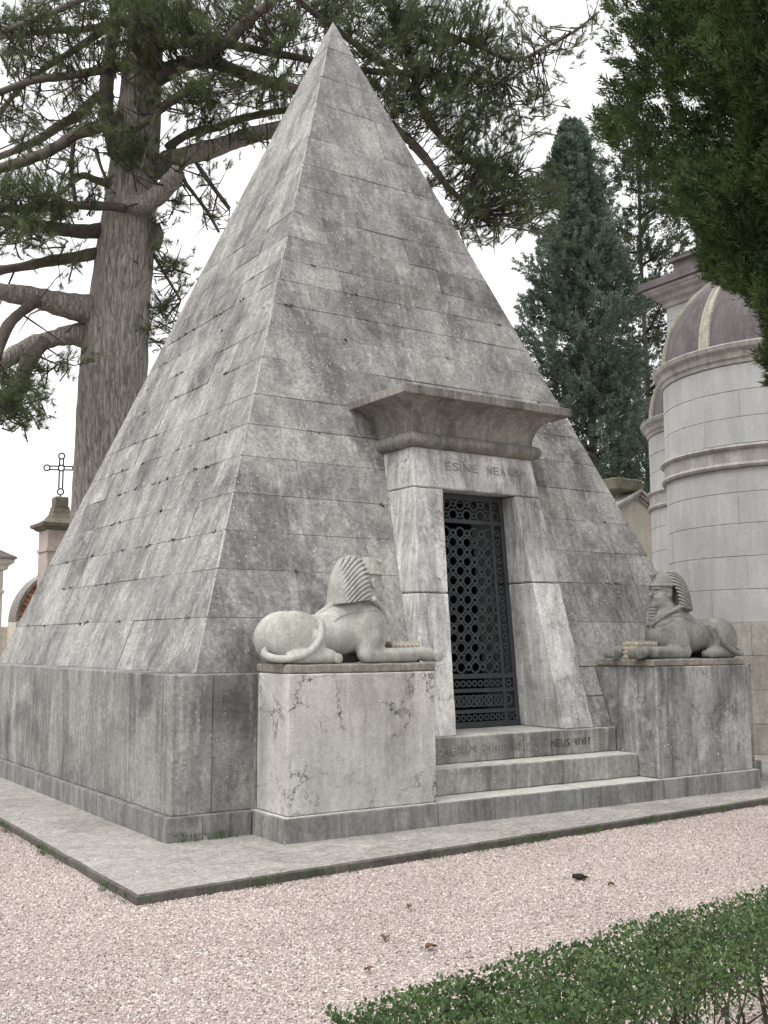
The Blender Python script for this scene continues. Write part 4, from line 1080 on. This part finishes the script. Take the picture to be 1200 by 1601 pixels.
def pine_crown():
    tm = [needles(36, .165, .0062, .1, 1.15, s) for s in (1, 2, 3)]
    skel = np.concatenate(LB); VV = []; FF = []; k = 0; TW = []
    for u, v, ru, rv, n, d in FOL:
        nb = max(2, int(n/5.2))
        # tufts gather along short twigs inside the clump
        a = rng.random(nb)*2*np.pi; rr = np.sqrt(rng.random(nb))
        cen = np.array([far(u+ru*r_*math.cos(t), v+rv*r_*math.sin(t), d+rng.normal()*.55) for r_, t in zip(rr, a)])
        for c in cen:
            sk = skel[np.argmin(((skel-c)**2).sum(1))]; dr = c-sk; L = np.linalg.norm(dr); dr = dr/(L+1e-6)
            dr = dr*.6+np.array([rng.normal()*.5, rng.normal()*.5, .35+rng.normal()*.3]); dr /= np.linalg.norm(dr)
            if L < 1.6: TW.append((sk, c))
            m = rng.integers(5, 10)
            tt = rng.uniform(-.32, .36, m); P = c+dr*tt[:, None]+rng.normal(size=(m, 3))*.085
            D = dr*1.2+rng.normal(size=(m, 3))*.45+np.array([0, 0, .3])
            V, F = scatter(tm[rng.integers(0, 3)], P, rot_to(D), rng.uniform(.75, 1.2, m))
            VV.append(V); FF.append(F+k); k += len(V)
            TW.append((c-dr*.36, c+dr*.34))
    fast('crown', np.concatenate(VV), np.concatenate(FF), M['needle'], pine)
    V2 = []; F2 = []; k = 0
    for a, b in TW:
        mid = (a+b)/2+rng.normal(size=3)*.06+np.array([0, 0, -.04]); V, F = tube_geo([a, mid, b], [.014, .010, .004], 4, False); V2.append(V); F2 += [tuple(i+k for i in f) for f in F]; k += len(V)
    o = mesh('twigs', np.concatenate(V2), F2, M['twig'], pine); o['kind'] = 'stuff'
pine_crown()

# ------------------------------------------------------------------ conifers on the right
def conifer(name, label, base, ztop, zlow, prof, n, tm, mat, Ssz, trunk_r, lump=.28, shell=.55, seed=0, upb=.7, keep=None, grp=None, branches=0, lean=(0, 0), hole=None):
    t = thing(name, label, 'tree', group=grp)
    r = np.random.default_rng(seed)
    bx_, by_ = base; lx, ly = lean
    zs = np.linspace(0, ztop*.97, 24); P = [(bx_+lx*z+.12*math.sin(z*.7+seed), by_+ly*z+.12*math.cos(z*.6+seed), z) for z in zs]
    tube('trunk', P, np.interp(zs, [0, ztop], [trunk_r, .03]), M['limb'], t, 12)
    # crown: sprays through an uneven shell
    th = r.random(n)*2*np.pi; z = zlow+(ztop-zlow)*r.random(n)**.9
    R0 = np.interp(z, [p[0] for p in prof], [p[1] for p in prof])
    lm = np.array([mnoise.noise(Vector((math.cos(a)*1.6+seed, math.sin(a)*1.6, zz*.8)))+.7*mnoise.noise(Vector((math.cos(a)*4+seed, math.sin(a)*4, zz*2.1))) for a, zz in zip(th, z)])
    rr = R0*(1+lump*lm)*(1-shell*r.random(n)**1.7)
    Pp = np.stack([bx_+lx*z+rr*np.cos(th), by_+ly*z+rr*np.sin(th), z], 1)
    D = np.stack([np.cos(th), np.sin(th), np.full(n, upb)], 1)+r.normal(size=(n, 3))*.45
    if hole is not None:
        fr_, th_ = hole; k = np.array([mnoise.noise(Vector(p)*fr_)+.5*mnoise.noise(Vector(p)*fr_*2.3) for p in Pp]) > th_; Pp, D = Pp[k], D[k]
    if keep is not None:
        k = keep(Pp, r); Pp, D = Pp[k], D[k]
    VV = []; FF = []; kk = 0; which = r.integers(0, len(tm), len(Pp))
    for i, tt in enumerate(tm):
        m = which == i; V, F = scatter(tt, Pp[m], rot_to(D[m]), r.uniform(.7, 1.25, m.sum())*Ssz); VV.append(V); FF.append(F+kk); kk += len(V)
    fast('crown', np.concatenate(VV), np.concatenate(FF), mat, t)
    for i in range(branches):
        zz = zlow+(ztop-zlow)*r.uniform(.0, .85); a = r.random()*2*np.pi; L = np.interp(zz, [p[0] for p in prof], [p[1] for p in prof])*r.uniform(.7, 1.)
        p0 = np.array([bx_+lx*zz, by_+ly*zz, zz]); e = p0+np.array([math.cos(a)*L, math.sin(a)*L, L*.45]); tube('branch', smooth_path([p0, (p0+e)/2+np.array([0, 0, -.1]), e], 4), np.linspace(.05, .012, 9), M['twig'], t, 5)
    return t
tm_far = [spray(34, 1., .085, s, .5) for s in (5, 6, 7)]
b2 = far(950, 1000, 27.)
def zpx(v, d): return far(900, v, d)[2]
conifer('cypress_tree', 'tall blue-green cypress standing behind the gabled tomb', (b2[0], b2[1]), zpx(150, 27), 1.2,
        [(1, 1.3), (4, 1.42), (7, 1.42), (9.5, 1.34), (11.5, 1.12), (13, .82), (14.3, .42), (zpx(150, 27), .06)], 12500, tm_far, M['cyp_far'], .33, .16, .75, .75, 3, .9, None, None, 50, (-.034, .022), (.9, -.24))
b3 = far(1022, 1000, 31.)
conifer('thin_evergreen', 'thin-foliaged evergreen with sky showing through, behind the chapel', (b3[0], b3[1]), zpx(60, 31), 2.5,
        [(2, 1.5), (6, 1.9), (10, 2.3), (13, 2.0), (16, 1.5), (zpx(60, 31), .4)], 11000, tm_far, M['sparse'], .32, .11, .7, .9, 9, .6, None, None, 34, (0, 0), (.8, -.10))
b4 = far(1364, 1000, 9.2)
tm_near = [spray(60, 1., .05, s, .45) for s in (15, 16, 17, 18)]
def near_keep(P, r):
    D = P-CAM; z = D@_fw; px = 600+FPX*(D@RT)/z
    return (px < 1450)
conifer('dark_cypress', 'dark green cypress crown hanging over the chapel dome', (b4[0], b4[1]), 13.5, 3.2,
        [(3.3, .2), (3.9, .48), (4.6, .9), (5.4, 1.3), (6.2, 1.55), (7.2, 1.70), (9, 1.68), (11, 1.2), (13.5, .2)], 36000, tm_near, M['cyp_near'], .22, .24, .5, .5, 21, 1.1, near_keep, None, 30, (0, 0), (1.7, -.6))

# ------------------------------------------------------------------ hedge
hedge = thing('box_hedge', 'low clipped green hedge with bare stems beside the gravel', 'hedge')
def hedge_build():
    HT = .56
    a = on(512, 1572, 2, HT); x0 = a[0]; x1 = 2.2; y1 = a[1]+.02; y0 = y1-.55
    slope = (on(1200, 1378, 2, HT)[1]-a[1])/(on(1200, 1378, 2, HT)[0]-a[0])
    n = 85000
    x = x0+(x1-x0)*rng.random(n)**1.25; fy = rng.random(n); 
    # most leaves near top and sides, few low down
    z = HT*(1-np.abs(rng.normal(size=n))*.30); z = np.where(z < .03, .03+rng.random(n)*.3, z)
    y = y0+(y1-y0)*fy
    lump = np.array([mnoise.noise(Vector((px*4, py*4, 0)))*.03+mnoise.noise(Vector((px*11, py*11, 3)))*.022 for px, py in zip(x, y)])
    z = z+lump*np.clip(z/HT, 0, 1)
    # rounded shoulders
    e = np.minimum(fy, 1-fy)*(y1-y0); z -= np.clip(.08-e, 0, .08)**2*6
    side = (rng.random(n)-.5)*.05; y = y+slope*(x-x0)+side
    low = np.clip((z-.20)/.30, .03, 1); k = rng.random(n) < low**1.5
    k &= ~((rng.random(n) < .5) & (fy < .22) & (z < .42))
    # thin patches low on the side where stems show
    P = np.stack([x, y, z], 1)[k]
    tmpl = []
    L, W_ = .021, .0125
    tmpl = np.array([[(0, 0, 0), (-W_/2, .003, L*.5), (0, 0, L)], [(0, 0, 0), (0, 0, L), (W_/2, .003, L*.5)]])
    D = rng.normal(size=(len(P), 3))*.8+np.array([0, -.15, .55])
    V, F = scatter(tmpl, P, rot_to(D), rng.uniform(.5, 1.0, len(P))+.7*rng.random(len(P))**3)
    fast('foliage', V, F, M['leaf'], hedge)
    V2 = []; F2 = []; kk = 0
    for i in range(150):
        sx = x0+.06+(x1-x0-.1)*rng.random(); sy = y0+.08+.46*rng.random()+slope*(sx-x0); p = np.array([sx, sy, -.01])
        q = p+np.array([rng.normal()*.05, rng.normal()*.05, .24]); r_ = q+np.array([rng.normal()*.07, rng.normal()*.07, .24])
        pts = smooth_path([p, q, r_], 3)
        if i < 60: tube('stem', pts, np.linspace(.009, .003, len(pts)), M['stem'], hedge, 6)
        for _ in range(4):
            b = q+(r_-q)*rng.random()-np.array([0, 0, .06]); e_ = b+np.array([rng.normal()*.09, rng.normal()*.09, .05+.12*rng.random()])
            V, F = tube_geo([b, (b+e_)/2+rng.normal(size=3)*.012, e_], [.004, .003, .0015], 4, False); V2.append(V); F2 += [tuple(j+kk for j in f) for f in F]; kk += len(V)
        if i >= 60:
            V, F = tube_geo(pts, np.linspace(.006, .002, len(pts)), 5, False); V2.append(V); F2 += [tuple(j+kk for j in f) for f in F]; kk += len(V)
    o = mesh('twigs', np.concatenate(V2), F2, M['stem'], hedge); o['kind'] = 'stuff'
hedge_build()

# ------------------------------------------------------------------ weeds at the pavement edge
def weeds():
    T = needles(9, .05, .006, .1, 1.0, 44); P = []
    for _ in range(70):
        x = -4.3+rng.random()*8.6; y = -5.03+(x+4.343)*(.63/9.343)-.025; m = rng.integers(2, 9)
        P += [(x+rng.normal()*.05, y-abs(rng.normal())*.018, .003) for _ in range(m)]
    for _ in range(40):
        y = -4.9+rng.random()*6; P += [(-4.375+(y+5.03)*.013-abs(rng.normal())*.02, y+rng.normal()*.05, .003) for _ in range(rng.integers(2, 7))]
    for _ in range(16):
        x = -3.5+rng.random()*.7; P += [(x+rng.normal()*.04, -3.565-abs(rng.normal())*.02, .064) for _ in range(rng.integers(1, 5))]
    P = np.array(P); D = np.tile([0, 0, 1.], (len(P), 1))+rng.normal(size=(len(P), 3))*.25
    V, F = scatter(T, P, rot_to(D), rng.uniform(.35, 1., len(P)))
    o = fast('weeds', V, F, M['leaf']); o['kind'] = 'stuff'; o['label'] = 'tiny green weeds growing along the pavement edge'; o['category'] = 'weeds'
weeds()

# ------------------------------------------------------------------ litter on the gravel
def dead_leaf(u, v, s, seed, label, mat, cat='leaf', grp=None):
    p = on(u, v, 2, .012); r = np.random.default_rng(seed); n = 9
    th = r.random()*6.28; V = []; F = []
    for i in range(n):
        t = i/(n-1); wd = s*.34*math.sin(math.pi*min(t*1.05, 1))**.8+.0008; zz = .008+.012*math.sin(t*3.1)+.004*r.random()
        for q in (-1, 0, 1):
            V.append((t*s-s/2, q*wd, zz+.010*abs(q)*(1+.4*r.random())))
    for i in range(n-1):
        for q in range(2): F.append((i*3+q, (i+1)*3+q, (i+1)*3+q+1, i*3+q+1))
    k = len(V); F += [tuple(j+k for j in f[::-1]) for f in F]; V += [(x, y, z-.0015) for x, y, z in V]
    o = mesh('fallen_leaf', V, F, mat); o.location = (p[0], p[1], .002); o.rotation_euler = (0, 0, th)
    return tag(o, label, cat, grp)
for i, (u, v) in enumerate(((602, 1469), (673, 1483), (574, 1519), (640, 1420), (955, 1385))):
    dead_leaf(u, v, .075 if i < 2 else .045, i, 'curled dry brown leaf lying on the pink gravel', M['dead'], 'leaf', 'dry leaves on the gravel')
def pine_cone(u, v, L, label, grp=None):
    p = on(u, v, 2, .02); V = []; F = []
    for i in range(9):
        t = i/8; rr = L*.3*math.sin(math.pi*(.12+.84*t))**.7
        for k in range(7):
            a = 2*math.pi*(k+.5*(i % 2))/7; c, s = math.cos(a), math.sin(a); b = len(V); x = t*L-L/2
            V += [(x, rr*.35*c, rr*.35*s), (x+.006, rr*c-.003*s, rr*s+.003*c), (x+.012, rr*1.08*c, rr*1.08*s), (x+.006, rr*c+.003*s, rr*s-.003*c)]; F.append((b, b+1, b+2, b+3)); F.append((b+3, b+2, b+1, b))
    vv, ff = tube_geo([(-L/2, 0, 0), (0, 0, 0), (L/2, 0, 0)], [L*.12, L*.22, L*.06], 7); b = len(V); V += [tuple(x) for x in vv]; F += [tuple(j+b for j in f) for f in ff]
    o = mesh('pine_cone', V, F, M['cone']); o.location = (p[0], p[1], .026); o.rotation_euler = (0, .1, -.5); return tag(o, label, 'cone', grp)
pine_cone(906, 1372, .10, 'small dark pine cone lying on the gravel near the hedge')

# ------------------------------------------------------------------ put every Empty at the base of its thing
def to_base(e):
    pts = []
    for c in e.children_recursive:
        if c.type == 'MESH': pts += [(c.location+Vector(b)) if c.location.length else Vector(b) for b in c.bound_box]
    if not pts: return
    lo = [min(p[i] for p in pts) for i in range(3)]; hi = [max(p[i] for p in pts) for i in range(3)]
    b = Vector(((lo[0]+hi[0])/2, (lo[1]+hi[1])/2, max(lo[2], 0)))
    tr_ = [c for c in e.children if c.name.startswith('trunk')]
    if tr_: v = [tuple(p) for p in tr_[0].bound_box]; q = [tr_[0].data.vertices[i].co for i in range(10)]; b = sum(q, Vector())/10; b.z = 0
    e.location = b
    for c in e.children: c.matrix_parent_inverse = Matrix.Translation(-b)
for e in [o for o in COL.objects if o.type == 'EMPTY' and o.parent is None and o.location.length < 1e-6]: to_base(e)
